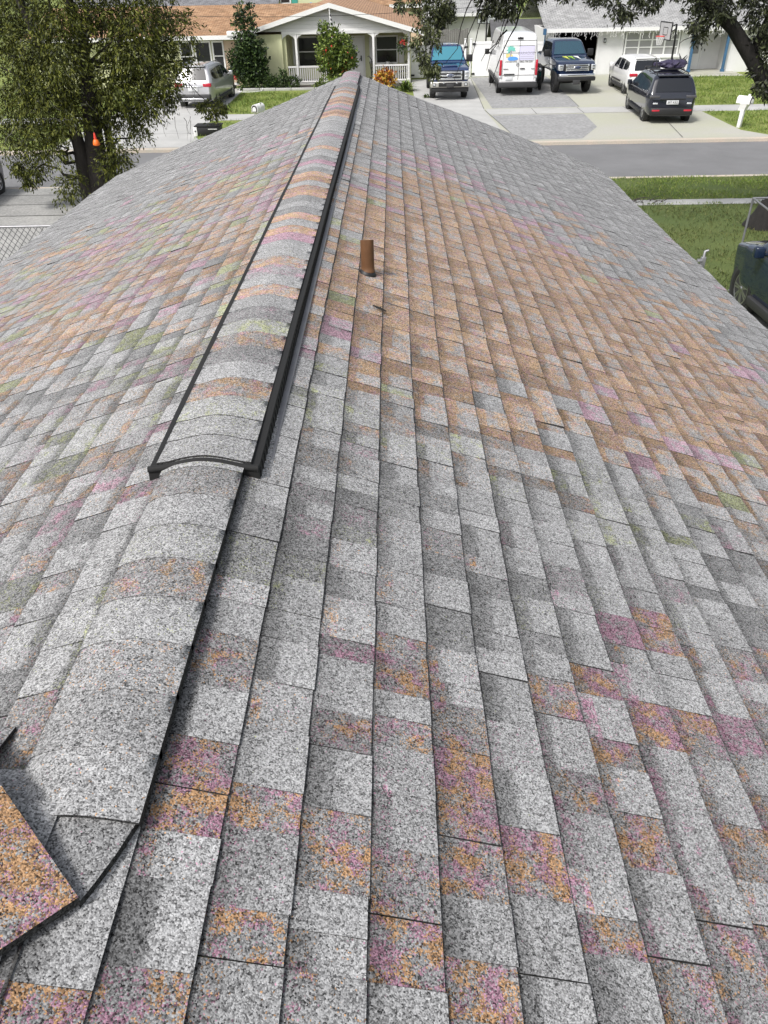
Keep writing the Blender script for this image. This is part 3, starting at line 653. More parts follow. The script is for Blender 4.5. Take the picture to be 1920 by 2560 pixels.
mb.build('garage_interior', M['blackmat'], wh)  # near-black walls and ceiling: the garage's shade is put into the colour
mb = MB(); mb.box(10.1,10.21,E-.03,E+.2,0,2.36); mb.box(13.03,13.14,E-.03,E+.2,0,2.36); mb.box(10.1,13.14,E-.03,E+.002,2.37,2.46); mb.build('garage_frame', M['white'], wh)
roof_slab('roof', [(9.55,56.5,2.60),(19.4,56.5,2.60),(20.2,62.6,4.45),(9.55,62.6,4.45)], .08, M['roof_grey'], wh)
roof_slab('roof', [(9.55,62.6,4.45),(20.2,62.6,4.45),(20.2,68,2.7),(9.55,68,2.7)], .08, M['roof_grey'], wh)
roof_slab('roof', [(18.7,56.6,2.52),(36.5,56.6,2.52),(36.5,63,4.05),(18.7,63,4.05)], .08, M['roof_grey'], wh)
mb = MB(); mb.box(9.55,19.4,56.40,56.49,2.40,2.60); mb.box(19.4,21.8,56.5,56.59,2.33,2.52); mb.box(9.55,21.8,56.5,57.0,2.39,2.41); mb.box(21.8,36.5,56.5,56.59,2.33,2.52)
mb.prism([(19.42,56.5,2.63),(20.25,62.6,4.48),(20.25,62.6,4.34),(19.42,56.5,2.49)], (.05,0,0)); mb.build('fascia', M['white'], wh)
mb = MB(); mb.box(9.45,9.62,56.35,56.6,2.3,2.62); mb.tube([(9.6,56.7,2.35),(9.65,56.9,2.2),(9.65,56.95,.1)], .045, 8); mb.build('downspout', M['blue'], wh)
for x in (19.0,21.17):
    mb = MB(); mb.rbox(x-.075,x+.075,56.72,56.87,.06,2.39,.01); mb.box(x-.11,x+.11,56.69,56.9,.06,.2); mb.build('entry_post', M['blue'], wh)
slab('entry_slab', 18.4, 21.9, 55.9, 58.6, -.1, .06, M['concrete_warm'])
M['blind'] = mat('window_blind', (.30,.30,.30), .6, spec=.5); 
w = window(wh, 14.85, 18.1, E+.06, 1.07, 2.28, cols=4, rws=3, glass='blind', fw=.1)
mb = MB(); mb.box(14.6,18.35,E-.07,E-.02,.88,.97); mb.build('window_sill', M['white'], wh)
d = MB().box(19.25,20.1,E+1.44,E+1.495,.06,2.15).build('door', M['vinyl'], wh)
MB().box(19.38,19.98,E+1.41,E+1.436,.95,1.75).build('door_glass', M['blind'], d); MB().box(19.38,19.75,E+1.405,E+1.436,1.8,2.1).build('door_light', M['windowglass'], d)
mb = MB(); mb.box(19.15,19.24,E+1.42,E+1.495,.06,2.25); mb.box(20.11,20.2,E+1.42,E+1.495,.06,2.25); mb.build('door_frame', M['white'], wh)
MB().box(23.2,24.3,E-.03,E-.005,1.2,2.1).build('window', M['windowglass'], wh)
for x in (9.98, 13.45):
    l = MB(); l.rbox(x-.07,x+.07,E-.16,E-.04,1.78,2.02,.012); l.box(x-.03,x+.03,E-.05,E-.002,1.9,1.98); o = l.build('wall_lantern', M['black'], wh)
    MB().box(x-.045,x+.045,E-.168,E-.155,1.83,1.95).build('lantern_glass', M['lamp'], o)
# icicle lights
mb = MB(); rr = random.Random(4); x = 9.7
while x < 21.7:
    ln = rr.choice((.12,.2,.3,.4,.26,.16)); yy = 56.40; pts = [(x,yy,2.42)]; z = 2.42
    while z > 2.42-ln: z -= .06; pts.append((x+rr.uniform(-.05,.05), yy-.02+rr.uniform(-.03,.02), z))
    mb.tube(pts, .012, 4, smooth=False); x += rr.uniform(.09,.2)
    if rr.random() < .2: x += .25
mb.tube([(9.6,56.40,2.425),(21.9,56.40,2.425)], .008, 4, smooth=False)
ic = mb.build('icicle_lights', M['white']); tag(ic, 'strings of white icicle lights hanging along the white house eave', 'string lights')
# things behind the two houses ---------------------------------------------
gh = thing('grey_roofed_house', 'house with mid grey roof rising behind the tan ridge at far left', 'house')
MB().box(-26,-9.5,73,86,0,2.9).build('wall', M['whitewall'], gh)
roof_slab('roof', [(-26.5,72.4,2.9),(-9.2,72.4,2.9),(-9.2,80,5.3),(-26.5,80,5.3)], .08, M['roof_mid'], gh)
MB().box(-26.5,-9.2,72.3,72.39,2.72,2.92).build('gutter', M['white'], gh)
tealm = mat('teal_door_paint', (.05,.30,.24), .5)
ph = thing('pale_house', 'pale house with teal shutter and white window behind the porch gable', 'house')
MB().box(-9.3,-3.3,76,84,0,4.6).build('wall', M['yellowwall'], ph)
MB().box(-8.25,-7.75,75.93,75.99,2.6,4.5).build('shutter', tealm, ph); window(ph, -9.1,-8.4, 75.98, 2.7, 4.5); window(ph, -5.4,-4.5,75.98,3.2,4.4)
roof_slab('roof', [(-9.6,75.6,4.6),(-3.0,75.6,4.6),(-3.0,80,6.2),(-9.6,80,6.2)], .08, M['roof_mid'], ph)
rv = thing('blue_tarp_cover', 'crumpled blue tarp over a low white pile behind the porch gable', 'tarp', (-6.0,71,0))
b_ = MB(); b_.rbox(-1.6,.6,-.6,.6,0,3.15,.1); b_.build('white_pile', M['white'], rv)
t_ = MB(); rr = random.Random(2)
gx, gy = 9, 5; vs = [(-1.7+2.6*i/gx, -.75+1.5*j/gy, 3.2+.28*rr.random()+.3*math.exp(-((i-5)/2)**2)) for i in range(gx+1) for j in range(gy+1)]
t_.add(vs, [(i*(gy+1)+j, (i+1)*(gy+1)+j, (i+1)*(gy+1)+j+1, i*(gy+1)+j+1) for i in range(gx) for j in range(gy)], False)
t_.build('tarp', mat('blue_tarp', (.05,.25,.62), .5), rv)
th = thing('tan_roofed_house', 'second tan roofed house with white gutter above the porch roof', 'house')
MB().box(-4.8,3,78.2,90,0,3.1).build('wall', M['peachwall'], th)
roof_slab('roof', [(-5.2,77.5,3.28),(3.2,77.5,3.28),(3.2,84,5.0),(-5.2,84,5.0)], .08, M['roof_tan_y'], th)
MB().box(-.2,3.3,77.38,77.49,3.04,3.30).build('gutter', M['white'], th); MB().rbox(2.1,2.3,77.9,78.1,0,3.1,.02).build('post', M['peachwall'], th)
bh = thing('back_white_house', 'white rendered house filling the gap behind the white vinyl gate', 'house')
MB().box(2.6,9.4,69,78,0,2.95).build('wall', M['whitewall'], bh)
roof_slab('roof', [(2.3,68.5,2.95),(9.5,68.5,2.95),(9.5,74,4.3),(2.3,74,4.3)], .08, M['roof_grey'], bh); MB().box(2.3,9.5,68.38,68.49,2.78,2.97).build('gutter', M['white'], bh)
window(bh, 3.2,4.1,68.98,1.3,2.4)
# white vinyl fence and double gate
vf = thing('vinyl_fence', 'white vinyl fence with gate panels and black hinges between the houses', 'fence', (0,57,0))
for x0, x1, zt in ((1.25,4.55,1.82),(5.12,6.5,1.98),(6.62,9.6,1.9)):
    mb = MB(); mb.box(x0,x1,-.03,.03,.05,zt); mb.box(x0,x1,-.05,.05,zt-.14,zt+.004); mb.box(x0,x1,-.05,.05,.04,.2); x = x0+.2
    while x < x1-.05: mb.box(x-.006,x+.006,-.036,-.029,.2,zt-.14); x += .2
    mb.build('panel', M['vinyl'], vf)
for x, zt in ((1.17,2.0),(4.66,2.12),(5.0,2.12),(6.56,2.12),(9.68,2.0)):
    mb = MB(); mb.rbox(x-.065,x+.065,-.065,.065,0,zt,.01); mb.prism([(x-.09,-.09,zt),(x+.09,-.09,zt),(x+.09,.09,zt),(x-.09,.09,zt)], (0,0,.04)); mb.build('post', M['vinyl'], vf)
for x, z in ((1.32,1.72),(1.32,.18),(5.2,1.86),(4.72,1.7),(5.2,.2)):
    MB().rbox(x-.11,x+.11,-.1,-.055,z-.05,z+.05,.01).build('hinge', M['black'], vf)
wf = thing('wooden_fence', 'weathered grey board fence panel seen above the blue pickup', 'fence', (0,62,0))
mb = MB(); x = 2.2
while x < 5.2: mb.box(x,x+.135,-.02,.02,0,2.35+.05*math.sin(x*9)); x += .145
mb.build('boards', M['wood'], wf)
sh = thing('garden_shed', 'small shed with dark grey gable roof and window behind the van', 'shed', (7.0,61.5,0))
mb = MB(); mb.box(0,4.2,0,2.4,0,1.9); mb.prism([(0,.0,1.9),(0,2.4,1.9),(0,1.2,2.75)], (.06,0,0)); mb.build('wall', M['wood'], sh)
roof_slab('roof', [(-.25,-.3,1.75),(4.5,-.3,1.75),(4.5,1.2,2.85),(-.25,1.2,2.85)], .06, M['roofdark'], sh); roof_slab('roof', [(-.25,1.2,2.85),(4.5,1.2,2.85),(4.5,2.7,1.75),(-.25,2.7,1.75)], .06, M['roofdark'], sh)
window(sh, .25,.95,-.02,1.15,1.6, cols=2, rws=1, fw=.06, glass='lamp', frame='wood')
MB().box(3.0,3.4,.28,.62,2.28,2.5).build('roof_vent', M['white'], sh)
# power cable between the houses
cb = MB(); cb.tube([(lerp(-16,6,k/24), 53, 4.05-.35*(1-((k-12)/12)**2)) for k in range(25)], .012, 5); tag(cb.build('power_cable', M['black']), 'thin black service cable crossing in front of the porch gable', 'cable')
# basketball hoops
def hoop(loc, rz, label, mast_h, mast_m, board_h, board_m):
    t = thing('basketball_hoop', label, 'basketball hoop', loc, rz, 'basketball hoops')
    m = MB(); m.tube([(0,0,.1),(0,0,mast_h*.75),(0,-.05,mast_h)], .055, 10); m.tube([(0,-.05,mast_h*.93),(0,-.62,board_h)], .03, 8); m.tube([(0,-.05,mast_h),(0,-.62,board_h+.3)], .03, 8); m.build('mast', M[mast_m], t)
    b = MB(); b.rbox(-.5,.5,-.3,.5,0,.16,.05); b.build('base', M['black'], t)
    p = MB(); p.box(-.62,.62,-.66,-.63,board_h-.15,board_h+.65); bd = p.build('backboard', board_m, t)
    f = MB()
    for x0,x1,z0,z1 in ((-.65,.65,board_h-.18,board_h-.14),(-.65,.65,board_h+.64,board_h+.68),(-.65,-.61,board_h-.14,board_h+.64),(.61,.65,board_h-.14,board_h+.64)): f.box(x0,x1,-.675,-.62,z0,z1)
    for x0,x1,z0,z1 in ((-.25,.25,board_h+.05,board_h+.08),(-.25,.25,board_h+.4,board_h+.43),(-.25,-.22,board_h+.08,board_h+.4),(.22,.25,board_h+.08,board_h+.4)): f.box(x0,x1,-.668,-.655,z0,z1)
    f.build('board_frame', M['black'], bd)
    r = MB(); r.tube([(.225*math.cos(a), -.92+.225*math.sin(a), board_h) for a in [2*PI*k/20 for k in range(21)]], .018, 6); rim = r.build('rim', mat('rim_orange', (.6,.07,.06), .5), t)
    n = MB()
    for k in range(10):
        for s_ in (1,-1):
            n.tube([((.225-.10*q)*math.cos(2*PI*k/10+s_*q*.6), -.92+(.225-.10*q)*math.sin(2*PI*k/10+s_*q*.6), board_h-.42*q) for q in (0,.33,.66,1)], .009, 4)
    n.build('net', M['white'], rim)
    return t
M['board'] = mat('backboard_white', (.38,.38,.38), .3)
M['clearboard'] = mat('backboard_grey', (.42,.45,.44), .25)
hoop((15.75,50.2,0), rad(-78), 'basketball hoop with white board and red rim in front of the white house window', 3.1, 'black', 2.55, M['board'])
hoop((6.55,62.8,0), rad(176), 'basketball hoop in the back yard, board seen from behind above the gate', 3.25, 'black', 2.75, M['clearboard'])
# ---------------------------------------------------------------- vehicles
def paint(name, col, rough=.28, metal=.0, coat=.8): return mat(name, col, rough, metal=metal, coat=coat, var=.04, vscale=1.5)
M['silver'] = paint('silver_paint', (.48,.48,.50), .3, .55)
M['whitepaint'] = paint('white_car_paint', (.78,.78,.78), .3)
M['navy'] = paint('navy_paint', (.005,.022,.085), .10)
M['deepblue'] = paint('deep_blue_paint', (.004,.014,.045), .12)
M['blackpaint'] = paint('black_car_paint', (.008,.010,.018), .12)
M['tanbump'] = paint('silver_bumper', (.45,.44,.41), .3, .5)
M['skyglass'] = mat('sky_reflect_windscreen', (.012,.05,.075), .03, spec=1.0, coat=1)  # dim blue sky reflection painted into the glass colour
M['cyan_skyglass'] = mat('cyan_reflect_windscreen', (.035,.19,.25), .04, spec=1.0, coat=1)  # bright cyan is the sky's reflection, painted as base colour
M['darklens'] = mat('smoked_lens', (.06,.06,.065), .15, coat=.6)
M['plate'] = mat('plate_white', (.62,.63,.64), .5)
M['greyplastic'] = mat('grey_plastic', (.035,.035,.037), .6)
M['paleblue'] = paint('blue_black_paint', (.012,.022,.05), .07)
def font_mesh(txt, size, matr, name, m, parent, ext=.002):
    cu = bpy.data.curves.new(name, 'FONT'); cu.body = txt; cu.size = size; cu.extrude = ext; cu.align_x = 'CENTER'; cu.align_y = 'CENTER'
    t = bpy.data.objects.new('tmp_text', cu); C.objects.link(t)
    dg = bpy.context.evaluated_depsgraph_get(); me = bpy.data.meshes.new_from_object(t.evaluated_get(dg)); bpy.data.objects.remove(t)
    me.transform(matr); me.materials.clear(); me.materials.append(m); me.name = name
    o = bpy.data.objects.new(name, me); C.objects.link(o); o.parent = parent; return o
def face_m(x, y, z, front):   # places flat work on the front (+x) or rear (-x) end
    if front: cols = ((0,1,0),(0,0,1),(1,0,0))
    else: cols = ((0,-1,0),(0,0,1),(-1,0,0))
    m = Matrix(cols).transposed().to_4x4(); m.translation = (x,y,z); return m
class Car:
    def __init__(s, name, label, cat, loc, heading, top, hw, zb, belt, tumble, body_m, group=None, corner=.16):
        s.root = thing(name, label, cat, loc, heading, group); s.top = top; s.wp = hw; s.zb = zb; s.belt = belt; s.tum = tumble
        s.x0, s.x1 = top[0][0], top[-1][0]; mb = MB()
        xs = sorted(set([round(p[0],3) for p in top]+[round(p[0],3) for p in hw]+[round(lerp(s.x0,s.x1,k/44),3) for k in range(45)]))
        secs = []
        for x in xs:
            zt = interp(x, top); h = zt-zb; ring = []
            for f, ins in ((0,.10),(.03,.03),(.10,0),(.25,0),(.42,0),(.58,0),(.72,0),(.83,0),(.91,.0),(.955,.012),(.985,.05)):
                z = zb+f*h; ring.append((x, max(.05, s.hw(x,z)-ins), z))
            w = s.hw(x, zt); ring += [(x, max(.04, w-corner), zt+.004), (x, w*.5, zt+.02)]
            secs.append(ring + [(p[0],-p[1],p[2]) for p in reversed(ring)])
        n = len(secs[0]); fs = []
        for i in range(len(secs)-1):
            for k in range(n): fs.append((i*n+k, i*n+(k+1) % n, (i+1)*n+(k+1) % n, (i+1)*n+k))
        fs += [tuple(range(n)), tuple((len(secs)-1)*n+k for k in range(n))]
        mb.add([p for r in secs for p in r], fs, True)
        s.body = mb.build('body', body_m, s.root, sharp=38)
    def hw(s, x, z):
        w = interp(x, s.wp)
        if z < s.belt: return w*(1-.07*((s.belt-z)/max(.2, s.belt-s.zb))**2.2)
        return w-s.tum*(z-s.belt)
    def side(s, polys, m=None, name='side_window', off=.008):
        for poly in polys:
            for sg in (1,-1):
                mb = MB(); cx_ = sum(p[0] for p in poly)/len(poly); cz_ = sum(p[1] for p in poly)/len(poly)
                pts = [(x, sg*(s.hw(x,z)+off), z) for x, z in poly]; mid = (cx_, sg*(s.hw(cx_,cz_)+off), cz_)
                mb.add(pts+[mid], [(i, (i+1) % len(pts), len(pts)) for i in range(len(pts))], True); mb.build(name, m or M['glass'], s.root)
    def screen(s, xa, xb, ins=.1, m=None, name='windscreen', off=.014, n=6):
        mb = MB(); vs = []; fs = []; K = 8
        for i in range(n+1):
            x = lerp(xa, xb, i/n); z = interp(x, s.top); d = (interp(x+.01, s.top)-interp(x-.01, s.top))/.02; nn = Vector((-d,0,1)).normalized()*off
            w = s.hw(x, z)-ins
            for k in range(K+1):
                t = -1+2*k/K; vs.append((x+nn.x*(1+.6*(1-t*t)), t*w, z+nn.z*(1+.6*(1-t*t))+.012))
        for i in range(n):
            for k in range(K): fs.append((i*(K+1)+k, i*(K+1)+k+1, (i+1)*(K+1)+k+1, (i+1)*(K+1)+k))
        mb.add(vs, fs, True); return mb.build(name, m or M['glass'], s.root)
    def wheels(s, xr, xf, r, w=.26, rim='alloy', arch=1.13, archm=None, spokes=5, lift=0.0, rimf=.64):
        for x in (xr, xf):
            for sg in (1,-1):
                yo = s.hw(x, max(r, s.zb+.1))+.012
                if arch:
                    a = MB(); Mx = Matrix.Translation((x, 0, r+lift)) @ Matrix.Rotation(-PI/2*sg, 4, 'X')
                    a.lathe([(0.01, yo-.006),(r*arch, yo-.006),(r*arch, yo-.2)], 28, Mx, False); a.build('wheel_arch', archm or M['blackmat'], s.root)
                Mx = Matrix.Translation((x, 0, r)) @ Matrix.Rotation(-PI/2*sg, 4, 'X')
                t = MB(); t.lathe([(r*.62,yo-w),(r*.93,yo-w),(r,yo-w+.04),(r,yo-.035),(r*.95,yo+.005),(r*.80,yo+.012),(r*rimf,yo)], 32, Mx)
                wo = t.build('wheel', M['tyre'], s.root, sharp=50)
                q = MB(); q.lathe([(r*rimf,yo-.004),(r*rimf*.93,yo+.004),(r*rimf*.88,yo-.03),(r*rimf*.85,yo-.055)], 32, Mx)
                for k in range(spokes):
                    an = 2*PI*k/spokes
                    for da in (-.13,.13):
                        u = Vector((math.cos(an+da),math.sin(an+da),0)); v = Vector((-u.y,u.x,0))
                        a0 = u*r*.10; a1 = u*r*rimf*.9; ww = r*.045
                        ps = [a0-v*ww, a1-v*ww*.8, a1+v*ww*.8, a0+v*ww]
                        q.prism([Mx @ Vector((p.x,p.y,yo-.028)) for p in ps], Mx.to_3x3() @ Vector((0,0,.026)))
                q.lathe([(.001,yo+.004),(r*.12,yo+.002),(r*.13,yo-.03)], 16, Mx)
                q.build('rim', M[rim], wo)
                d = MB(); d.lathe([(.001,yo-.058),(r*rimf*.97,yo-.058)], 24, Mx, False); d.build('brake_disc', M['black'], wo)
    def box(s, name, x0, x1, y0, y1, z0, z1, m, r=.015, mirror=False, parent=None):
        os = []
        for sg in ((1,-1) if mirror else (1,)):
            a, b = (y0, y1) if sg > 0 else (-y1, -y0)
            os.append(MB().rbox(x0,x1,a,b,z0,z1,min(r, .45*min(x1-x0,b-a,z1-z0))).build(name, m, parent or s.root))
        return os
    def mirrors(s, x, z, m, big=1.0):
        for sg in (1,-1):
            w = s.hw(x, z); mb = MB(); y0, y1 = w+.06, w+.06+.20*big
            mb.rbox(x-.07,x+.07,min(sg*y0,sg*y1),max(sg*y0,sg*y1),z-.02,z+.20*big,.03); mb.tube([(x,sg*(w-.04),z+.03),(x,sg*(y0+.04),z+.06)], .03*big, 6); mb.build('mirror', m, s.root)
def suv(name, label, cat, loc, head, paintm, L, w, h, black_clad=True, rails=True, group=None, lamps='red', plate=True, rimf=.64, spokes=5):
    a = L/2; k = h/1.9
    top = [(-a,1.06*k),(-a+.06,1.2*k),(-a+.42,1.80*k),(-a+.65,1.89*k),(-.3,1.92*k),(.35,1.88*k),(.62,1.82*k),(1.38,1.30*k),(1.6,1.24*k),(a-.35,1.10*k),(a-.1,.98*k),(a,.80*k)]
    hwp = [(-a,w*.82),(-a+.08,w*.90),(-a+.25,w*.97),(-a+.5,w),(a-.9,w),(a-.35,w*.95),(a-.1,w*.84),(a,w*.74)]
    clad = M['black'] if paintm == M['blackpaint'] else M['greyplastic']
    c = Car(name, label, cat, loc, head, top, hwp, .32*k, 1.16*k, .40, paintm, group, corner=.2)
    r = .40*k
    c.screen(-a+.10, -a+.40, .17, name='rear_window'); c.screen(1.34, .66, .12)
    zb, zt = 1.22*k, 1.72*k
    c.side([[(1.05,zb),(.62,zt-.02),(.12,zt+.02),(.10,zb)], [(.02,zb),(.04,zt+.02),(-.78,zt+.01),(-.95,zb)], [(-1.05,zb+.02),(-.88,zt),(-a+.72,zt-.05),(-a+.40,zb+.06)]])
    c.wheels(-a+1.0, a-.95, r, archm=clad if black_clad else None, arch=1.2 if black_clad else 1.1, rimf=rimf, spokes=spokes)
    c.box('rear_bumper', -a-.09,-a+.15,-w*.86,w*.86,.36*k,.66*k, clad if black_clad else paintm, .05)
    c.box('tail_light', -a-.02,-a+.20,w*.52,w*.93,(.99 if lamps == 'red' else 1.05)*k,1.16*k, M['red'] if lamps == 'red' else M['darklens'], .03, True)
    if lamps != 'red':
        c.box('reflector', -a-.098,-a+.02,w*.48,w*.80,.52*k,.60*k, M['red'], .02, True); c.box('reverse_light', -a-.02,-a+.05,w*.58,w*.78,.80*k,.87*k, M['lamp'], .02, True)
    if plate:
        p = c.box('number_plate', -a-.035,-a-.012,-.26,.26,.80*k,.96*k, M['plate'], .006)[0]
    c.box('tailgate_trim', -a-.028,-a+.05,-w*.5,w*.5,.985*k,1.03*k, M['chrome'] if lamps == 'red' else M['black'], .01)
    c.box('spoiler', -a+.36,-a+.66,-w*.62,w*.62,1.865*k,1.925*k, paintm, .02)
    c.box('wiper', -a+.10,-a+.16,-.30,.22,1.25*k,1.275*k, M['black'], .008)
    c.box('headlight', a-.22,a-.02,w*.46,w*.80,.86*k,1.0*k, M['lamp'], .03, True)
    c.box('grille', a-.06,a+.015,-w*.42,w*.42,.62*k,.9*k, M['black'], .02); c.box('front_bumper', a-.14,a+.04,-w*.72,w*.72,.32*k,.52*k, M['greyplastic'], .04)
    c.box('shade_sill', -a+1.35,a-1.4,w-.10,w+.012,.26*k,.42*k, clad, .02, True)  # dark lower sill, added to read as shade beneath the body
    c.mirrors(.95, 1.2*k, paintm)
    if rails:
        for sg in (1,-1):
            y = w-.34*(h-1.16*k)-.16; mb = MB(); mb.tube([(-a+.75,sg*y,1.90*k),(-a+.85,sg*y,1.965*k),(.25,sg*y,1.965*k),(.4,sg*y,1.88*k)], .024, 6); mb.build('roof_rail', M['chrome'] if lamps == 'red' else M['black'], c.root)
    return c
UP = PI/2
# silver SUV on the far left drive
silver = suv('parked_suv', 'silver SUV with red tail lights on the left drive behind the leafy tree', 'SUV', (-10.30,48.35,.012), UP-rad(4), M['silver'], 5.3, 1.05, 1.92)
silver.box('bumper_trim', -2.76,-2.70,-.7,.7,.40,.50, M['chrome'], .02)
# white crossover
white = suv('parked_crossover', 'white crossover with red tail lights beside the black SUV and white house', 'car', (13.68,49.75,.016), UP, M['whitepaint'], 5.0, 1.0, 1.72, rails=False)
white.box('door_trim', -.9,1.1,1.0,1.02,.50,.58, M['black'], .008, True)
# black SUV with a bundle on the roof
black = suv('parked_suv', 'black SUV seen from behind with white number plate and a dark bundle on its roof', 'SUV', (12.55,41.04,.016), UP-rad(3.5), M['blackpaint'], 5.5, 1.08, 1.86, lamps='clear')
font_mesh('3F7 K52', .13, face_m(-2.79,0,.86,False), 'plate_text', M['black'], black.root)
bx = MB()
for y in (-.62,.62): pass
rk = MB(); 
for x in (-.9,.3): rk.tube([(x,-.78,1.86),(x,-.74,1.96),(x,.74,1.96),(x,.78,1.86)], .025, 6)
rk.build('roof_rack', M['black'], black.root)
M['bundle'] = mat('dark_purple_tarp', (.030,.024,.055), .6, var=.5, vscale=6)
bd = thing('roof_bundle', 'dark purple strapped bundle lying across the roof of the black SUV', 'luggage', (12.55,41.04,.016), UP-rad(3.5))
rr = random.Random(12); mb = MB(); K = 14; rings = []; N_ = 12
for i in range(K+1):
    t = i/K; y = lerp(-.88,.42,t); R0 = .08+.15*math.sin(PI*min(1,t*1.1+.08))**.6
    rings.append([(-.25+.35*(t-.5)+R0*1.5*math.cos(2*PI*k/N_)*(1+.25*rr.uniform(-1,1)), y+.05*rr.uniform(-1,1), 2.09+R0*.85*math.sin(2*PI*k/N_)*(1+.25*rr.uniform(-1,1))) for k in range(N_)])
vs = [p for r_ in rings for p in r_]; fs = [(i*N_+k, i*N_+(k+1) % N_, (i+1)*N_+(k+1) % N_, (i+1)*N_+k) for i in range(K) for k in range(N_)]
fs += [tuple(range(N_)), tuple(K*N_+k for k in range(N_))]
mb.add(vs, fs, False); mb.build('cover', M['bundle'], bd)
mb = MB()
for k in range(9):
    q = Vector((-.2+rr.uniform(-.25,.25), rr.uniform(-.95,-.45), 2.1+rr.uniform(-.05,.2))); d = Vector((rr.uniform(-.3,.3), rr.uniform(-.35,.1), rr.uniform(-.05,.3))); mb.tube([q, q+d*.5, q+d], [.05,.035,.012], 5)
mb.build('loose_end', M['black'], bd)
mb = MB()
for y in (-.3,.45): mb.tube([(-.62,y,1.98),(-.58,y,2.15),(-.25,y,2.36),(.14,y,2.15),(.2,y,1.98)], .018, 5)
mb.build('strap', M['black'], bd)
# near black SUV by the roof edge and dark car at the left edge
near = suv('parked_suv', 'dark blue SUV with spoked alloy wheel beside the right eave of the shingle roof', 'SUV', (8.35,14.15,.012), UP+rad(2), M['paleblue'], 5.3, 1.12, 2.12, lamps='red', rimf=.72, spokes=7)
edge = suv('parked_car', 'dark car whose tail just shows at the left edge beyond the wire fence', 'car', (-14.2,25.9,.016), UP, M['blackpaint'], 4.7, 1.0, 1.75)
# van ----------------------------------------------------------------------
van = Car('delivery_van', 'tall white van with a palm tree logo on its rear doors', 'van', (6.92,51.6,.022), UP-rad(1), [(-3.55,2.70),(-3.5,2.84),(-3.3,2.93),(-2.6,2.96),(1.5,2.96),(2.0,2.85),(2.75,1.80),(3.4,1.42),(3.6,1.2),(3.65,.7)], [(-3.55,1.0),(-3.45,1.05),(2.4,1.06),(3.3,.98),(3.65,.85)], .42, 1.45, .125, M['whitepaint'], corner=.24)
van.wheels(-2.15, 2.3, .38, arch=1.16, rim='steel'); van.screen(2.68, 2.05, .1); van.side([[(2.35,1.5),(1.95,2.25),(1.35,2.3),(1.35,1.5)]])
XR = -3.56
van.box('rear_bumper', -3.68,-3.4,-1.05,1.05,.40,.66, M['greyplastic'], .05); van.box('bumper_trim', -3.69,-3.6,-1.02,1.02,.655,.70, M['steel'], .02)
van.box('tail_light', -3.585,-3.43,.90,1.035,.98,1.72, M['red'], .03, True); van.box('reverse_light', -3.59,-3.45,.90,1.03,.86,.965, M['lamp'], .02, True)
van.box('brake_light', -3.60,-3.45,-.16,.16,2.70,2.76, M['black'], .02)
mb = MB(); mb.prism([(XR-.012,.13,2.68),(XR-.012,-.13,2.68),(XR-.012,0,2.80)], (-.03,0,0)); mb.build('camera_pod', M['black'], van.root)
mb = MB(); S = XR-.006
mb.box(S-.004,S+.02,-.006,.006,.78,2.62); 
for z, y0, y1 in ((2.62,-.86,.86),(2.38,-.80,.80),(2.05,-.86,.86),(1.0,-.88,.88)): mb.box(S-.004,S+.02,y0,y1,z-.005,z+.005)
for y in (.87,-.87): mb.box(S-.004,S+.02,y-.005,y+.005,.78,2.62)
mb.build('door_seam', M['greyplastic'], van.root)
van.box('door_handle', S-.03,S+.01,-.34,-.08,1.28,1.33, M['black'], .01); van.box('hinge_line', S-.02,S+.01,.55,.82,1.285,1.305, M['greyplastic'], .005); van.box('hinge_line', S-.02,S+.01,-.86,-.68,1.285,1.305, M['greyplastic'], .005)
van.box('grab_bar', S-.045,S+.01,.20,.78,.99,1.07, M['greyplastic'], .02); van.box('number_plate', S-.02,S+.01,.30,.66,.76,.92, M['plate'], .006)
em = MB(); em.lathe([(.085,0),(.085,.012),(.072,.016),(.07,.006)], 24, face_m(S,.06,1.50,False)); 
for k in range(3):
    a = PI/2+2*PI*k/3; em.prism([face_m(S-.004,.06,1.50,False) @ Vector((math.cos(a+da)*rr_, math.sin(a+da)*rr_, 0)) for da, rr_ in ((0,.074),(PI/3,.012),(PI,.012),(-PI/3,.012))], (-.01,0,0))
em.build('emblem', M['steel'], van.root)
lav = mat('lilac_panel', (.62,.60,.76), .4); aqua = mat('aqua_print', (.18,.55,.47), .4); sandm = mat('sand_print', (.75,.62,.25), .4); seam = mat('sea_blue_print', (.10,.32,.80), .4); ink = mat('grey_print', (.34,.33,.40), .5)
def flat(name, polys, m, parent, x, front=False, th=.003):
    mb = MB()
    for poly in polys: mb.prism([face_m(x,0,0,front) @ Vector((p[0],p[1],0)) for p in poly], ((th if front else -th),0,0))
    return mb.build(name, m, parent)
flat('logo_panel', [[(-.02,1.70),(.80,1.70),(.80,2.36),(-.02,2.36)]], lav, van.root, S-.001, th=.002)
fr = []
for an, ln in ((2.9,.3),(2.4,.34),(1.9,.32),(1.3,.30),(.75,.30),(.2,.26),(3.5,.24)):
    u = Vector((math.cos(an),math.sin(an))); v = Vector((-u.y,u.x)); c0 = Vector((-.45,2.17)); fr.append([tuple(c0-v*.02), tuple(c0+u*ln*.5-v*.06), tuple(c0+u*ln-Vector((0,.09))), tuple(c0+u*ln*.5+v*.05)])
for i, f_ in enumerate(fr): flat('palm_frond', [f_], aqua, van.root, S-.002-.0007*i, th=.003)
flat('palm_trunk', [[(-.46,2.17),(-.42,2.17),(-.47,1.86),(-.53,1.86)]], ink, van.root, S-.002, th=.002)
flat('beach', [[(-.72,1.84),(-.30,1.84),(-.38,1.97),(-.60,2.02),(-.72,2.0)]], sandm, van.root, S-.0012, th=.002)
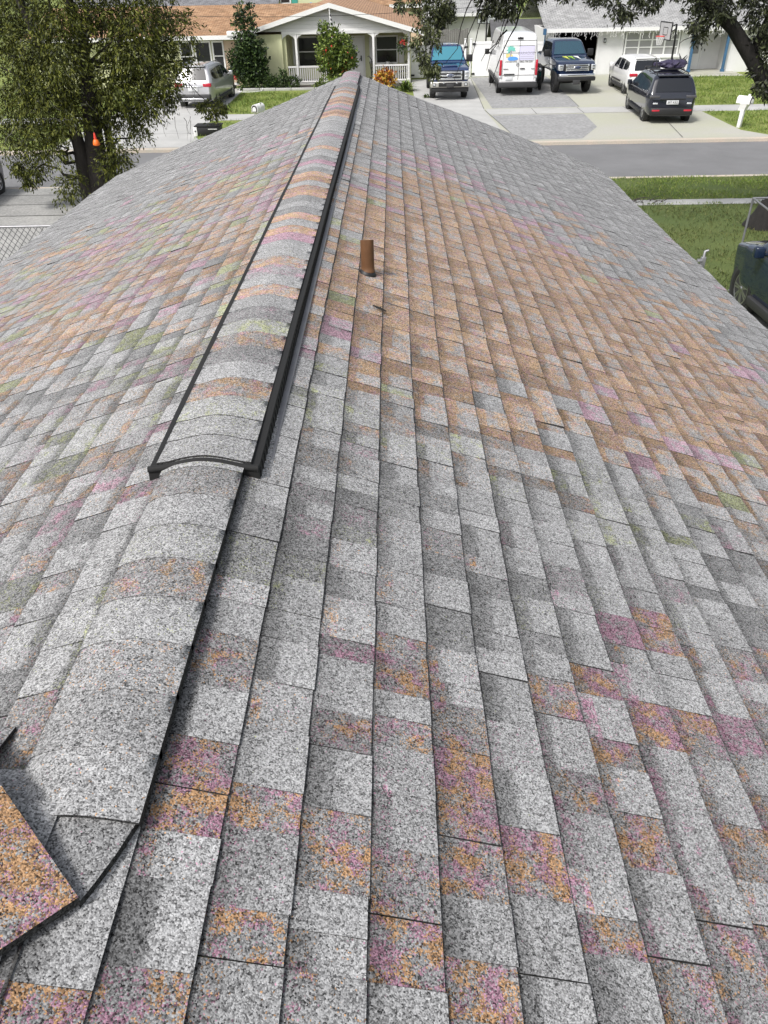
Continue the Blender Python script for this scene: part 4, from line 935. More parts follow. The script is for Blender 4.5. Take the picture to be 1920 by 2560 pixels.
flat('wave', [[(-.62+.0,1.74),(-.50,1.69),(-.28,1.69),(-.10,1.73),(-.06,1.79),(-.16,1.86),(-.38,1.88),(-.58,1.85)]], seam, van.root, S-.0035, th=.003)
font_mesh('PARADISE', .20, face_m(S-.004,-.37,2.02,False), 'logo_text', ink, van.root); flat('logo_rule', [[(.05,1.86),(.75,1.86),(.75,1.875),(.05,1.875)],[(.0,1.755),(.8,1.755),(.8,1.78),(.0,1.78)]], ink, van.root, S-.0035)
font_mesh('(866) 736-2281', .115, face_m(S-.003,-.40,1.635,False), 'phone_text', M['black'], van.root); font_mesh('LICENSED & FREE', .085, face_m(S-.003,.42,1.635,False), 'small_text', M['greyplastic'], van.root)
van.mirrors(2.2, 1.55, M['black'], 1.3)
mb = MB()
for sg in (1,-1): mb.box(-3.3,2.6,sg*1.07-.012,sg*1.07+.012,.55,.72)
mb.build('side_moulding', M['greyplastic'], van.root)
# pickups -------------------------------------------------------------------
def pickup(name, label, loc, head, paintm, zb, r, hood_z, roof_z, lift, bumper_m, style):
    a = 3.15
    top = [(-a,hood_z),(-1.62,hood_z),(-1.60,hood_z+.02),(-1.50,roof_z-.12),(-1.2,roof_z-.01),(-.4,roof_z+.03),(.25,roof_z),(.48,roof_z-.07),(1.22,hood_z+.16),(1.45,hood_z+.10),(2.2,hood_z+.06),(2.85,hood_z-.01),(3.08,hood_z-.08),(a,hood_z-.2)]
    hwp = [(-a,1.0),(-2.9,1.04),(-1.6,1.02),(.9,1.02),(1.6,1.05),(2.7,1.05),(3.0,1.0),(a,.95)]
    c = Car(name, label, 'pickup truck', loc, head, top, hwp, zb, hood_z+.02, .26, paintm, corner=.14)
    c.screen(1.18,.50,.10, m=M['skyglass'] if style == 'lift' else M['cyan_skyglass']); z0, z1 = hood_z+.10, roof_z-.14
    c.side([[(.95,z0),(.42,z1),(-.28,z1+.02),(-.28,z0)], [(-.38,z0),(-.38,z1+.02),(-1.38,z1),(-1.46,z0)]])
    c.wheels(-2.05, 2.05, r, .30, rim='darkalloy' if style == 'lift' else 'alloy', arch=1.16, archm=M['greyplastic'], lift=lift, spokes=6)
    c.box('bed_cover', -a+.1,-1.7,-.86,.86,hood_z+.0,hood_z+.045, M['black'], .02)
    X = a
    zg0, zg1 = zb+.22, hood_z-.10
    c.box('grille', X-.12,X+.05,-.74,.74,zg0,zg1, M['black'], .03)
    g = MB(); zs = (lerp(zg0,zg1,.16),lerp(zg0,zg1,.50),lerp(zg0,zg1,.84)) if style != 'lift' else (lerp(zg0,zg1,.12),lerp(zg0,zg1,.36),lerp(zg0,zg1,.62),lerp(zg0,zg1,.90))
    for z in zs: g.rbox(X+.03,X+.09,-.58,.58,z-(.024 if style == 'lift' else .036),z+(.024 if style == 'lift' else .036),.01)
    for y in (-.60,.60): g.rbox(X+.03,X+.095,y-.035,y+.035,zs[0]-.04,zs[-1]+.04,.015)
    g.build('grille_bar', M['chrome'], c.root)
    e = MB(); Mx = face_m(X+.09,0,zs[len(zs)//2] if style != 'lift' else lerp(zg0,zg1,.5),True) @ Matrix.Diagonal((1.9,.75,1,1)); e.lathe([(.001,.02),(.105,.02),(.115,.012),(.118,0)], 28, Mx); eo = e.build('emblem', M['chrome'], c.root)
    e = MB(); e.lathe([(.001,.024),(.094,.024),(.096,.019)], 28, Mx); e.build('emblem_field', M['navy'], eo); font_mesh('Ford', .14, face_m(X+.117,0,Mx.translation.z+.005,True), 'emblem_text', M['chrome'], eo)
    for sg in (1,-1):
        y0, y1 = (.76,1.02) if sg > 0 else (-1.02,-.76)
        h = MB(); h.rbox(X-.22,X+.035,y0,y1,zg0+.03,zg1-.02,.03); ho = h.build('headlight', M['lamp'], c.root)
        h = MB(); 
        for z in (lerp(zg0,zg1,.33),lerp(zg0,zg1,.70)): h.rbox(X+.03,X+.045,min(y0,y1)+.05,max(y0,y1)-.05,z-.07,z+.07,.01)
        h.build('reflector', M['chrome'], ho)
    return c, zg0
ford, zg = pickup('parked_pickup', 'navy blue pickup with large chrome grille on the pale drive by the gate', (3.05,50.05,.016), -UP+rad(.6), M['navy'], .72, .44, 1.50, 2.36, .12, None, 'stock')
X = 3.15
ford.box('front_bumper', X-.15,X+.16,-1.06,1.06,.62,.90, M['tanbump'], .06); ford.box('bumper_recess', X+.12,X+.175,-.62,.62,.66,.86, M['black'], .02)
ford.box('number_plate', X+.16,X+.19,-.20,.20,.62,.80, M['greyplastic'], .01); ford.box('fog_light', X+.14,X+.172,.76,.93,.68,.84, M['black'], .02, True); ford.box('fog_lens', X+.16,X+.18,.79,.90,.71,.81, M['lamp'], .02, True)
ford.box('valance', X-.25,X+.10,-1.0,1.0,.40,.62, M['black'], .05); ford.box('tow_hook', X+.1,X+.2,.30,.40,.80,.88, M['chrome'], .02, True)
ford.box('hood_scoop', 1.7,2.75,-.42,.42,1.52,1.60, M['navy'], .04); ford.mirrors(.95,1.62, M['black'], 1.6)
ford.box('axle', 1.9,2.15,-.8,.8,.34,.46, M['black'], .04)
mb = MB()
for y in (-.55,-.28,0,.28,.55): mb.rbox(.15,.33,y-.06,y+.06,2.38,2.42,.01)
mb.build('cab_light', M['lamp'], ford.root)
blue, zg = pickup('lifted_pickup', 'lifted dark blue pickup with green claw marks on the hood in front of the garage', (9.88,51.2,.024), -UP+rad(3), M['deepblue'], .92, .54, 1.56, 2.40, .22, None, 'lift')
blue.box('front_bumper', X-.15,X+.14,-.98,.98,.86,1.02, M['chrome'], .05); blue.box('bumper_lower', X-.15,X+.15,-1.04,1.04,.66,.87, M['black'], .05); blue.box('bumper_step', X+.1,X+.165,-.5,.5,.93,.965, M['black'], .01)
blue.box('number_plate', X+.14,X+.17,-.2,.2,.50,.72, M['greyplastic'], .01); blue.mirrors(.95,1.68, M['black'], 1.6)
mb = MB(); mb.tube([(2.05,-.95,.54),(2.05,.95,.54)], .09, 8); mb.tube([(2.2,-.7,.50),(2.25,.1,.66)], .035, 6); mb.tube([(2.1,.62,.6),(2.4,.62,1.0)], .05, 6); mb.build('axle', M['black'], blue.root)
claw_w = mat('white_decal', (.8,.82,.8), .4); claw_g = mat('green_decal', (.32,.55,.06), .4); claw_y = mat('yellow_green_decal', (.62,.66,.10), .4)
for i, (y, m_) in enumerate(((-.36,claw_y),(-.06,claw_g),(.26,claw_w))):
    # jagged claw marks lying on the hood, wide at the cowl and pointed to the front
    pts = [(1.50,y-.13),(1.50,y+.13),(1.62,y+.10),(1.85,y+.11),(2.05,y+.07),(2.45,y+.10),(2.2,y-.0),(1.95,y-.02),(1.75,y-.10)]
    mb = MB(); vs = [(x, yy*1.0, interp(x, blue.top)+.035) for x, yy in pts]; mb.prism(vs, (0,0,.004)); mb.build('claw_decal', m_, blue.root)
# motorcycle squeezed between the van and the lifted pickup
bk = thing('motorcycle', 'dark motorcycle with raised bars between the white van and the lifted pickup', 'motorcycle', (8.45,51.0,.02), -UP)
for x in (-.75,.75):
    w_ = MB(); Mx = Matrix.Translation((x,0,.34)) @ Matrix.Rotation(PI/2, 4, 'X'); w_.lathe([(.2,-.06),(.32,-.06),(.34,0),(.32,.06),(.2,.06)], 24, Mx); wo = w_.build('wheel', M['tyre'], bk); w_ = MB(); w_.lathe([(.001,.02),(.2,.02),(.2,-.02),(.001,-.02)], 24, Mx); w_.build('rim', M['darkalloy'], wo)
f_ = MB(); f_.tube([(.75,-.09,.34),(.45,-.09,1.05)], .03, 8); f_.tube([(.75,.09,.34),(.45,.09,1.05)], .03, 8); f_.tube([(.42,-.42,1.25),(.45,-.12,1.12),(.45,.12,1.12),(.42,.42,1.25)], .022, 8); f_.tube([(-.75,0,.34),(-.1,0,.45),(.4,0,.9)], .06, 8); f_.build('frame', M['black'], bk)
f_ = MB(); f_.rbox(-.25,.35,-.16,.16,.62,.92,.08); f_.build('fuel_tank', mat('teal_tank', (.02,.16,.15), .2, coat=.6), bk); f_ = MB(); f_.rbox(-.85,-.2,-.15,.15,.66,.78,.05); f_.build('seat', M['black'], bk); f_ = MB(); f_.rbox(-.2,.3,-.2,.2,.3,.62,.05); f_.build('engine', M['darkalloy'], bk)
f_ = MB(); f_.lathe([(.001,.03),(.09,.02),(.1,-.06),(.04,-.12)], 20, face_m(.56,0,1.0,True)); f_.build('headlight', M['lamp'], bk)
for sg in (1,-1): f_ = MB(); f_.rbox(.40,.43,sg*.5-.09,sg*.5+.09,1.38,1.52,.01); f_.tube([(.42,sg*.38,1.24),(.41,sg*.48,1.42)], .012, 6); f_.build('mirror', M['chrome'], bk)
# ---------------------------------------------------------------- trees and plants
def sprays(clumps, per_m3, leaves, rng, twig=.45, droop=.55, spread=.05, base=60):
    """leafy twigs through each clump: returns leaf points and the twigs' directions"""
    P = []; D = []
    for c in clumps:
        cx_, cy_, cz_, rx, rz = c[:5]; ry = c[5] if len(c) > 5 else max(.35, min(rx, .9))
        n = int(base + per_m3*rx*ry*rz*4.2)
        q = ball_pts(rng, (cx_,cy_,cz_), (rx,ry,rz), n, .15)
        d = (q-np.array((cx_,cy_,cz_)))/np.array((rx,ry,rz)); d = d*.7 + rng.normal(size=d.shape)*.55; d[:,2] -= droop; d /= np.linalg.norm(d, axis=1, keepdims=True)
        L = twig*rng.uniform(.5,1.2,size=(n,1))*min(1, rz/.3)
        t = (np.arange(leaves)+.5)/leaves
        pts = q[:,None,:] + d[:,None,:]*L[:,None,:]*t[None,:,None] + rng.normal(size=(n,leaves,3))*spread
        pts[:,:,2] -= (t**2)[None,:]*L*.25
        P.append(pts.reshape(-1,3)); D.append(np.repeat(d[:,None,:], leaves, 1).reshape(-1,3))
    return np.concatenate(P), np.concatenate(D)
def limb(mb, pts, r0, r1, n=8):
    k = len(pts); mb.tube(pts, [lerp(r0, r1, i/(k-1)) for i in range(k)], n)
def wander(rng, a, b, k, amp):
    a, b = Vector(a), Vector(b); out = []
    for i in range(k+1):
        t = i/k; p = a.lerp(b, t)
        if 0 < i < k: p += Vector(rng.normal(size=3))*amp
        out.append(p)
    return out
rng = np.random.default_rng(77)
CL = [(-10.94,26.5,5.07,1.05,0.58),(-9.11,25.0,5.11,0.99,0.54),(-8.35,26.5,5.12,0.81,0.48),(-7.10,25.3,5.06,0.78,0.55),(-6.36,26.0,5.11,0.68,0.47),(-10.43,25.2,4.27,0.91,0.57),(-9.21,24.6,4.20,0.78,0.65),(-7.40,25.4,4.29,0.86,0.67),(-6.67,26.2,4.32,0.70,0.54),(-5.82,25.6,4.74,0.45,0.47),(-11.01,25.4,3.35,0.70,0.51),(-9.98,24.8,3.31,0.86,0.55),(-9.64,26.8,3.17,0.74,0.64),(-7.93,25.0,3.45,0.69,0.59),(-7.19,25.8,3.55,0.77,0.56),(-6.32,25.2,3.70,0.46,0.44),(-5.99,26.0,3.92,0.26,0.35),(-11.47,25.6,2.49,0.60,0.43),(-10.29,25.0,2.45,0.71,0.47),(-9.35,24.6,2.72,0.50,0.36),(-8.47,25.4,2.63,0.60,0.42),(-7.74,25.9,2.76,0.60,0.42),(-6.92,25.2,2.94,0.47,0.36),(-6.57,25.8,3.07,0.30,0.31),(-11.59,25.4,1.81,0.43,0.28),(-10.71,25.0,1.81,0.42,0.33),(-10.05,24.7,1.95,0.33,0.32),(-8.30,24.9,1.90,0.33,0.38),(-8.20,25.2,1.40,0.27,0.39),(-8.58,24.8,1.37,0.22,0.44),(-7.65,25.4,2.24,0.30,0.27),(-11.28,25.1,1.24,0.27,0.18),(-10.92,25.1,1.18,0.22,0.16),(-11.19,25.1,0.90,0.19,0.11),(-11.44,25.1,1.30,0.15,0.13),(-9.87,24.6,0.70,0.29,0.45),(-9.67,24.6,1.09,0.17,0.25),(-5.42,26.0,2.60,0.27,0.15),(-5.70,26.0,2.74,0.17,0.09),(-5.19,26.0,2.73,0.15,0.11)]
CLtop = [(-12.6,25.5,4.2,.9,.8,.9),(-12.8,25.8,5.6,1.1,.9,1.2),(-10.5,25.6,6.3,1.4,.9,1.5),(-8.3,25.6,6.6,1.4,1.0,1.5),(-6.6,25.8,6.2,1.1,.8,1.3),(-9.6,25.8,7.8,2.2,1.1,1.8),(-7.6,25.0,7.6,1.3,.9,1.2)]
lt = thing('weeping_tree', 'dense olive leafed tree with dark twin trunk left of the shingle roof', 'tree', (0,0,0))
mb = MB(); TB = Vector((-9.25,25.6,0))
limb(mb, [(-9.28,25.6,-.1),(-9.22,25.6,.6),(-9.15,25.55,1.4),(-9.05,25.5,2.3),(-8.9,25.5,3.4),(-8.9,25.6,4.8),(-9.2,25.6,6.5)], .40, .12, 12)
limb(mb, [(-9.62,25.5,-.1),(-9.62,25.5,.8),(-9.58,25.5,1.7),(-9.7,25.6,2.8),(-10.0,25.6,4.0),(-10.4,25.6,5.6)], .27, .09, 10)
limb(mb, [(-9.0,25.75,.4),(-8.78,25.8,1.2),(-8.7,25.8,2.4),(-8.2,25.7,3.6),(-7.6,25.6,4.8)], .16, .06, 8)
br = MB()
for c in CL+CLtop:
    if c[2] < 1.3 or c[0] > -5.8: continue
    st = (-9.0,25.6,min(c[2]-.6, 3.6)) if c[0] > -9.4 else (-9.75,25.6,min(c[2]-.5, 3.4))
    limb(mb, wander(rng, st, c[:3], 5, .10), .055, .014, 5)
limb(mb, [(-10.9,25.2,2.2),(-11.15,25.2,1.8),(-11.2,25.1,1.4),(-11.1,25.1,1.1),(-11.2,25.1,.95)], .02, .008, 5)
limb(mb, [(-6.6,25.8,4.3),(-6.2,25.9,3.5),(-5.8,26,3.0),(-5.4,26,2.68),(-5.15,26,2.6)], .018, .005, 5)
for k in range(34):   # bare twiggy ends
    c = CL[rng.integers(6, 30)]; a = Vector((c[0]+rng.normal()*c[3]*.6, c[1]-.5+rng.normal()*.3, c[2]+rng.normal()*c[4]*.5)); p = [a]
    d = Vector((rng.normal()*.5, rng.normal()*.2, -.6+rng.normal()*.4))
    for s_ in range(4): p.append(p[-1]+d*.16+Vector(rng.normal(size=3))*.03)
    br.tube(p, [.010,.008,.006,.005,.003], 4)
for k in range(14):
    a = Vector((rng.uniform(-7.3,-5.6), 25.8+rng.normal()*.2, rng.uniform(2.3,3.4))); p = [a]; d = Vector((rng.normal()*.4+.1, 0, -.8))
    for s_ in range(4): p.append(p[-1]+d*.15+Vector(rng.normal(size=3))*.04)
    br.tube(p, [.010,.008,.006,.005,.003], 4)
mb.build('trunk', M['bark'], lt); tag(br.build('bare_twigs', mat('pale_twig', (.12,.115,.10), .9), lt), kind='stuff')
CL = [(c[0]-.12, c[1], c[2], c[3]*.72, c[4]*.8) if -7 < c[0] < -5.8 else c for c in CL]
P, D = sprays(CL, 135, 12, rng, base=25); P2, D2 = sprays(CLtop, 36, 10, rng, base=40)
leaf_mesh('crown', np.concatenate([P,P2]), .108, M['leafA'], lt, aspect=.34, seed=5, dirs=np.concatenate([D,D2]), droop=.35)
# live oak whose limb crosses the top right corner
oak = thing('oak_tree', 'oak with a thick leaning dark limb crossing the top right corner and leaves overhead', 'tree', (0,0,0))
mb = MB()
limb(mb, [(10.22,22.0,-.1),(10.32,22,.45),(10.55,22,1.0),(10.9,22,1.8),(10.7,22,2.6),(10.1,22,3.0),(9.47,22,3.35),(8.86,22,4.06),(8.25,22,4.70),(7.45,22,5.27),(6.0,22,5.95),(4.0,22,6.4),(1.5,22.2,6.6)], .33, .07, 12)
limb(mb, [(8.86,22,4.06),(9.2,22.3,4.9),(9.6,22.5,6.2)], .13, .06, 8); limb(mb, [(10.75,22,1.8),(11.6,22,3.4),(12.2,22.4,5.4)], .24, .1, 8)
OA = [(.72,22,4.98,.24,.24),(.95,22,5.35,.42,.2),(.64,22,4.58,.19,.18),(.78,22,4.25,.19,.17),(.98,22,4.02,.17,.15),(1.02,22,3.92,.08,.10),(.86,22,3.98,.10,.08),(1.02,21.8,4.7,.13,.24),(1.2,22.2,5.2,.2,.2),(.25,22,5.35,.18,.10)]
OC = [
      (2.35,22,5.45,.33,.2),(2.85,22,5.40,.33,.22),(3.2,22,5.48,.28,.14),(2.55,22,5.20,.22,.10),(2.88,22,5.10,.12,.07),(2.2,22,5.14,.10,.07),(3.5,22,5.48,.22,.08),
      (4.95,22,5.38,.28,.12),(5.35,22,5.15,.20,.18),(5.62,22,5.02,.16,.12),(5.9,22,5.32,.22,.14),(6.15,22,5.2,.15,.12),(6.35,22,5.42,.2,.1),(4.15,22,5.45,.2,.08),
      (7.35,22,5.25,.3,.2),(7.5,21.9,4.95,.28,.22),(7.2,21.8,4.8,.12,.12),(7.75,21.8,5.05,.3,.25),(7.45,21.9,4.55,.14,.12),(6.9,22,5.45,.2,.1),(7.95,21.9,5.2,.3,.25),
      (8.75,21.8,5.0,.35,.35),(9.15,21.9,4.6,.35,.35),(8.95,22,4.35,.22,.2),(9.3,22,4.1,.22,.25),(9.2,21.8,5.15,.4,.3),(8.5,22,5.3,.35,.2),
      (9.28,21.9,3.62,.14,.12),(9.40,21.9,3.42,.13,.12),(9.2,21.9,3.36,.08,.07),(9.5,21.9,3.25,.10,.10),(9.05,22,3.75,.07,.06)]
OT = [(.9,22,6.0,.8,.4,.9),(2.7,22,6.0,1.0,.45,.9),(5,22,6.3,1.4,.45,1),(7.5,22,6.2,1.2,.5,1.2),(9.2,22.2,6.4,1.2,.7,1.2),(10.8,22.2,5.6,1.0,.9,1.1),(12.2,22.3,6.2,1.3,1.0,1.3)]
for a, b, k in (((2.0,22,6.5),(.9,22,4.6),6),((1.9,22,6.5),(.7,22,3.9),7),((2.4,22,6.4),(1.3,22,4.05),6),((2.5,22,6.4),(1.55,22,3.7),6),((2.6,22,6.4),(1.9,22,3.95),6),((3.2,22,6.4),(2.6,22,4.4),5),((3.4,22,6.4),(2.35,22,3.9),7),((3.1,22,5.2),(2.45,22,3.55),5),((2.8,22,4.75),(2.2,22,4.1),4),((5.5,22,6.1),(5.3,22,5.0),4),((6.4,22,5.85),(5.7,22,4.95),4),((7.6,22,5.3),(7.3,22,4.5),5),((8.0,22,4.9),(7.0,21.9,4.4),6),((9.5,22,3.6),(9.2,21.9,3.4),4),((9.5,22,3.5),(9.5,21.9,3.2),4),((8.9,22,4.1),(9.3,21.8,4.9),4)):
    limb(mb, wander(rng, a, b, k, .05), .022, .006, 5)
mb.tube([(10.20,22,-.1),(10.28,22,.25),(10.36,22,.6)], [.55,.40,.325], 14); mb.build('trunk', M['bark_dark'], oak)
P, D = sprays(OC, 330, 9, rng, twig=.26, base=16, spread=.035); P2, D2 = sprays(OT, 60, 9, rng, twig=.4, base=60)
P3, D3 = sprays(OA, 330, 9, rng, twig=.26, base=14, spread=.035); leaf_mesh('crown', P3, .10, M['leafO'], oak, aspect=.36, seed=19, dirs=D3, droop=.2)
leaf_mesh('crown', np.concatenate([P,P2]), .105, M['leafB'], oak, aspect=.36, seed=9, dirs=np.concatenate([D,D2]), droop=.2)
def bush(name, label, cat, loc, clumps, size, mats, seed, per=150, leaves=7, stem=None, aspect=.5, droop=0, weights=(.5,.25,.25), twig=.3, group=None):
    t = thing(name, label, cat, loc, 0, group); r = np.random.default_rng(seed)
    s = MB()
    for c in clumps: limb(s, wander(r, (c[0]*.25,c[1]*.25,0), c[:3], 3, .04), stem or .025, .008, 5)
    s.build('stem', M['twig'], t)
    P, D = sprays(clumps, per, leaves, r, twig=twig, droop=droop, base=25); leaf_mesh('foliage', P, size, mats, t, aspect=aspect, seed=seed, dirs=D, weights=weights)
    return t
bush('tall_shrub', 'tall dark green shrub against the pale yellow wall right of the silver SUV', 'shrub', (-8.6,53.2,0), [(-.35,0,1.6,.75,.75,.6),(.35,0,1.7,.75,.8,.6),(0,0,2.35,.75,.45,.5),(-.5,0,1.1,.55,.4,.5),(.55,0,1.0,.5,.45,.5),(0,-.1,1.0,.7,.5,.5),(-.35,.1,3.3,.32,.45,.3),(.25,.1,3.1,.3,.5,.3),(-.3,.1,4.0,.16,.28,.2),(.35,.1,3.9,.1,.4,.15)], .17, M['leafC'], 31, 190, weights=(.45,.15,.4))
bush('low_bush', 'low grey green bush under the tall dark shrub', 'bush', (-7.9,52.95,0), [(-.9,0,.35,.6,.35,.4),(0,0,.42,.6,.4,.4),(.7,0,.35,.5,.35,.4)], .13, M['leafC'], 32, 260, weights=(.5,.35,.15))
bush('low_bush', 'small upright bush at the corner of the yellow porch wall', 'bush', (-6.5,53.3,0), [(0,0,.35,.35,.4,.3),(.5,.1,.25,.35,.25,.3),(-.1,0,.75,.12,.25,.1)], .13, M['leafC'], 33, 260)
bush('low_bush', 'flat pale bush half hidden by the roof left of the vent cap', 'bush', (-3.9,52.6,0), [(0,0,.3,.5,.25,.3),(.6,0,.3,.4,.25,.3),(-.6,0,.22,.4,.2,.3)], .13, M['leafD'], 34, 240)
bush('hibiscus', 'large bright green hibiscus in front of the white porch railing', 'shrub', (-3.45,53.5,0), [(-.2,0,1.6,.85,.7,.6),(.5,0,1.7,.65,.65,.6),(-.5,0,2.4,.45,.4,.4),(.35,0,2.4,.6,.4,.4),(0,0,2.85,.35,.25,.3),(.1,0,1.0,.8,.45,.5),(-.65,0,3.1,.14,.22,.12),(.95,0,1.4,.3,.4,.3)], .17, M['leafD'], 35, 190, weights=(.5,.3,.2))
r35 = np.random.default_rng(36)
tag(leaf_mesh('bougainvillea_flowers', ball_pts(r35, (-3.3,53.0,1.6), (1.0,.2,.9), 26, .6), .12, [M['flower']], None, aspect=.8, seed=3, weights=(1,)), 'scattered red flowers over the bright green hibiscus', 'flowers', kind='stuff')
bush('croton_bush', 'orange and yellow leaved croton bush before the right porch railing', 'shrub', (-.42,52.4,0), [(0,0,.74,.34,.26,.3),(-.22,0,.5,.25,.25,.3),(.26,0,.5,.25,.25,.3)], .17, M['croton'], 37, 330, weights=(.42,.36,.22), aspect=.45)
def palmetto(loc, label, seed, n, L):
    t = thing('palmetto', label, 'palm plant', loc); r = random.Random(seed); m = MB()
    for k in range(n):
        a = r.uniform(0, 2*PI); el = r.uniform(.45,1.35); d = Vector((math.cos(a)*math.cos(el), math.sin(a)*math.cos(el), math.sin(el))); ln = L*r.uniform(.6,1.05)
        sd_ = d.cross(Vector((0,0,1))).normalized(); p0 = Vector((r.uniform(-.15,.15), r.uniform(-.15,.15), 0)); m.cm = r.choice((0,0,1,2))
        pts = [p0+d*ln*t_ - Vector((0,0,1))*ln*.45*t_*t_ for t_ in (0,.35,.7,1)]; ws = (.012,.045,.032,.004)
        vs = []; 
        for p, w in zip(pts, ws): vs += [p-sd_*w, p+sd_*w]
        m.add(vs, [(0,1,3,2),(2,3,5,4),(4,5,7,6)], True)
    m.build('fronds', M['leafD'], t, sharp='keep'); return t
palmetto((.75,51.0,0), 'spiky yellow green palmetto right of the croton, behind the roof', 4, 90, 1.25)
palmetto((1.9,48.1,0), 'small spiky tuft at the front wheel of the navy pickup', 6, 24, .5)
bush('background_tree', 'bright green leafy tree far behind the white vinyl gate', 'tree', (7.5,73.0,0), [(-1,0,3.3,1.2,.9,1),(.6,0,3.6,1.3,1.0,1),(0,0,4.9,1.8,1.0,1.2),(1.6,0,4.0,1,1.2,1),(-1.8,0,4.3,.9,.9,.9),(0,0,2.2,1.6,.8,.8)], .28, M['leafE'], 51, 60, 8, stem=.1)
bush('background_tree', 'dark round tree beside the pale back house, above the navy pickup', 'tree', (4.1,67.5,0), [(0,0,3.2,.55,.5,.5),(.1,0,2.8,.4,.3,.4)], .16, M['leafB'], 52, 330, 7, stem=.06)
bush('background_tree', 'olive tree rising behind the long white house at far right', 'tree', (26,72,0), [(0,0,6,3,2,2),(3,0,5,2.5,2,2)], .4, M['leafA'], 53, 14, 8, stem=.15)
# ---------------------------------------------------------------- small things
hb = thing('hanging_basket', 'hanging basket with red flowers beside the right porch post', 'flower basket', (.62,54.72,2.0))
m = MB(); m.lathe([(.001,-.16),(.12,-.14),(.19,0),(.18,.02),(.001,.0)], 16); m.build('pot', M['greyplastic'], hb)
m = MB(); m.tube([(0,0,.7),(.15,0,.02)], .006, 4); m.tube([(0,0,.7),(-.15,0,.02)], .006, 4); m.build('hanger', M['black'], hb)
rq = np.random.default_rng(61); leaf_mesh('foliage', ball_pts(rq, (0,0,-.05), (.30,.25,.38), 150, .2), .13, M['leafC'], hb, aspect=.5, seed=61, droop=.6); leaf_mesh('flowers', ball_pts(rq, (.05,-.05,.18), (.24,.2,.14), 60, .3), .11, [M['flower']], hb, aspect=.8, seed=62, weights=(1,))
fl = thing('house_flag', 'furled striped flag with red tip hanging from the porch gable', 'flag', (-3.70,54.3,3.95))
m = MB(); m.tube([(0,.55,-.15),(0,-.05,.05)], .02, 6); m.build('bracket', M['white'], fl)
m = MB(); m.tube([(0,0,.05),(.02,-.02,-.7),(.03,-.02,-1.95)], [.03,.028,.022], 6); m.build('pole', M['white'], fl)
flagm = mat('flag_dark', (.03,.03,.045), .8); flagw = mat('flag_white', (.65,.65,.65), .8); flagr = mat('flag_red', (.45,.04,.04), .8)
m = MB(); rr = random.Random(9); N_ = 8; K = 13
for i in range(K):
    z0, z1 = -.25-1.35*i/K, -.25-1.35*(i+1)/K; w0, w1 = .03+.12*(i/K), .03+.12*((i+1)/K); xo = .05+.13*(i/K)
    m.cm = 2 if i >= K-3 else (0 if i % 2 == 0 else 1)
    if i >= K-3 and i % 2: m.cm = 1
    m.add([(xo-w0, -.02, z0),(xo, -.09, z0+.03),(xo+w0, -.01, z0-.02),(xo+.02-w1,-.02,z1),(xo+.02,-.09,z1+.03),(xo+.02+w1,-.01,z1-.02)], [(0,1,4,3),(1,2,5,4),(0,3,5,2)], False)
m.build('cloth', [flagm, flagw, flagr], fl)
pt = thing('patio_table', 'dark patio table on the porch under the right window', 'table', (-.25,56.2,.09)); m = MB(); m.lathe([(.001,.70),(.55,.70),(.56,.72),(.55,.74),(.001,.74)], 28); m.build('tabletop', M['black'], pt); m = MB(); m.lathe([(.25,.0),(.24,.03),(.04,.08),(.04,.7)], 16); m.build('leg', M['black'], pt)
fp = thing('flower_pot', 'white pot with a spiky plant on the porch table', 'flower pot', (-.28,56.2,.83)); m = MB(); m.lathe([(.001,0),(.09,0),(.13,.22),(.11,.22),(.001,.19)], 16); m.build('pot', M['white'], fp); leaf_mesh('plant', np.random.default_rng(2).normal(size=(24,3))*.02+np.array((0,0,.2)), .35, M['leafB'], fp, aspect=.12, seed=8, dirs=np.tile((0,0,1),(24,1)))
def patio_chair(loc, rz, label):
    t = thing('patio_chair', label, 'chair', loc, rz, 'porch chairs'); m = MB(); m.rbox(-.26,.26,-.25,.27,.40,.45,.02); m.build('seat', M['black'], t)
    m = MB(); m.tube([(-.25,.26,.42),(-.27,.36,.98),(.27,.36,.98),(.25,.26,.42)], .018, 6)
    for k in range(5): m.tube([(-.2+.1*k,.27,.45),(-.2+.1*k,.36,.97)], .01, 4)
    m.build('backrest', M['black'], t)
    for sx_ in (-.24,.24):
        for sy_ in (-.23,.25): q = MB(); q.tube([(sx_,sy_,.41),(sx_*1.08,sy_*1.1,0)], .016, 6); q.build('leg', M['black'], t)
        q = MB(); q.tube([(sx_*1.1,-.2,.42),(sx_*1.12,-.2,.66),(sx_*1.1,.3,.68)], .015, 6); q.build('armrest', M['black'], t)
patio_chair((-1.0,56.1,.09), rad(70), 'black patio chair left of the porch table, near the middle post'); patio_chair((.62,56.1,.09), rad(-70), 'black patio chair right of the porch table, under the hanging basket')
gk = MB(); gk.tube([(-1.32,54.2,0),(-1.30,54.2,.8),(-1.22,54.2,1.05),(-1.26,54.2,1.35),(-1.42,54.2,1.55),(-1.5,54.2,1.5)], .028, 6); tag(gk.build('garden_hook', M['black']), 'curved black garden hook standing before the middle porch post', 'plant hook')
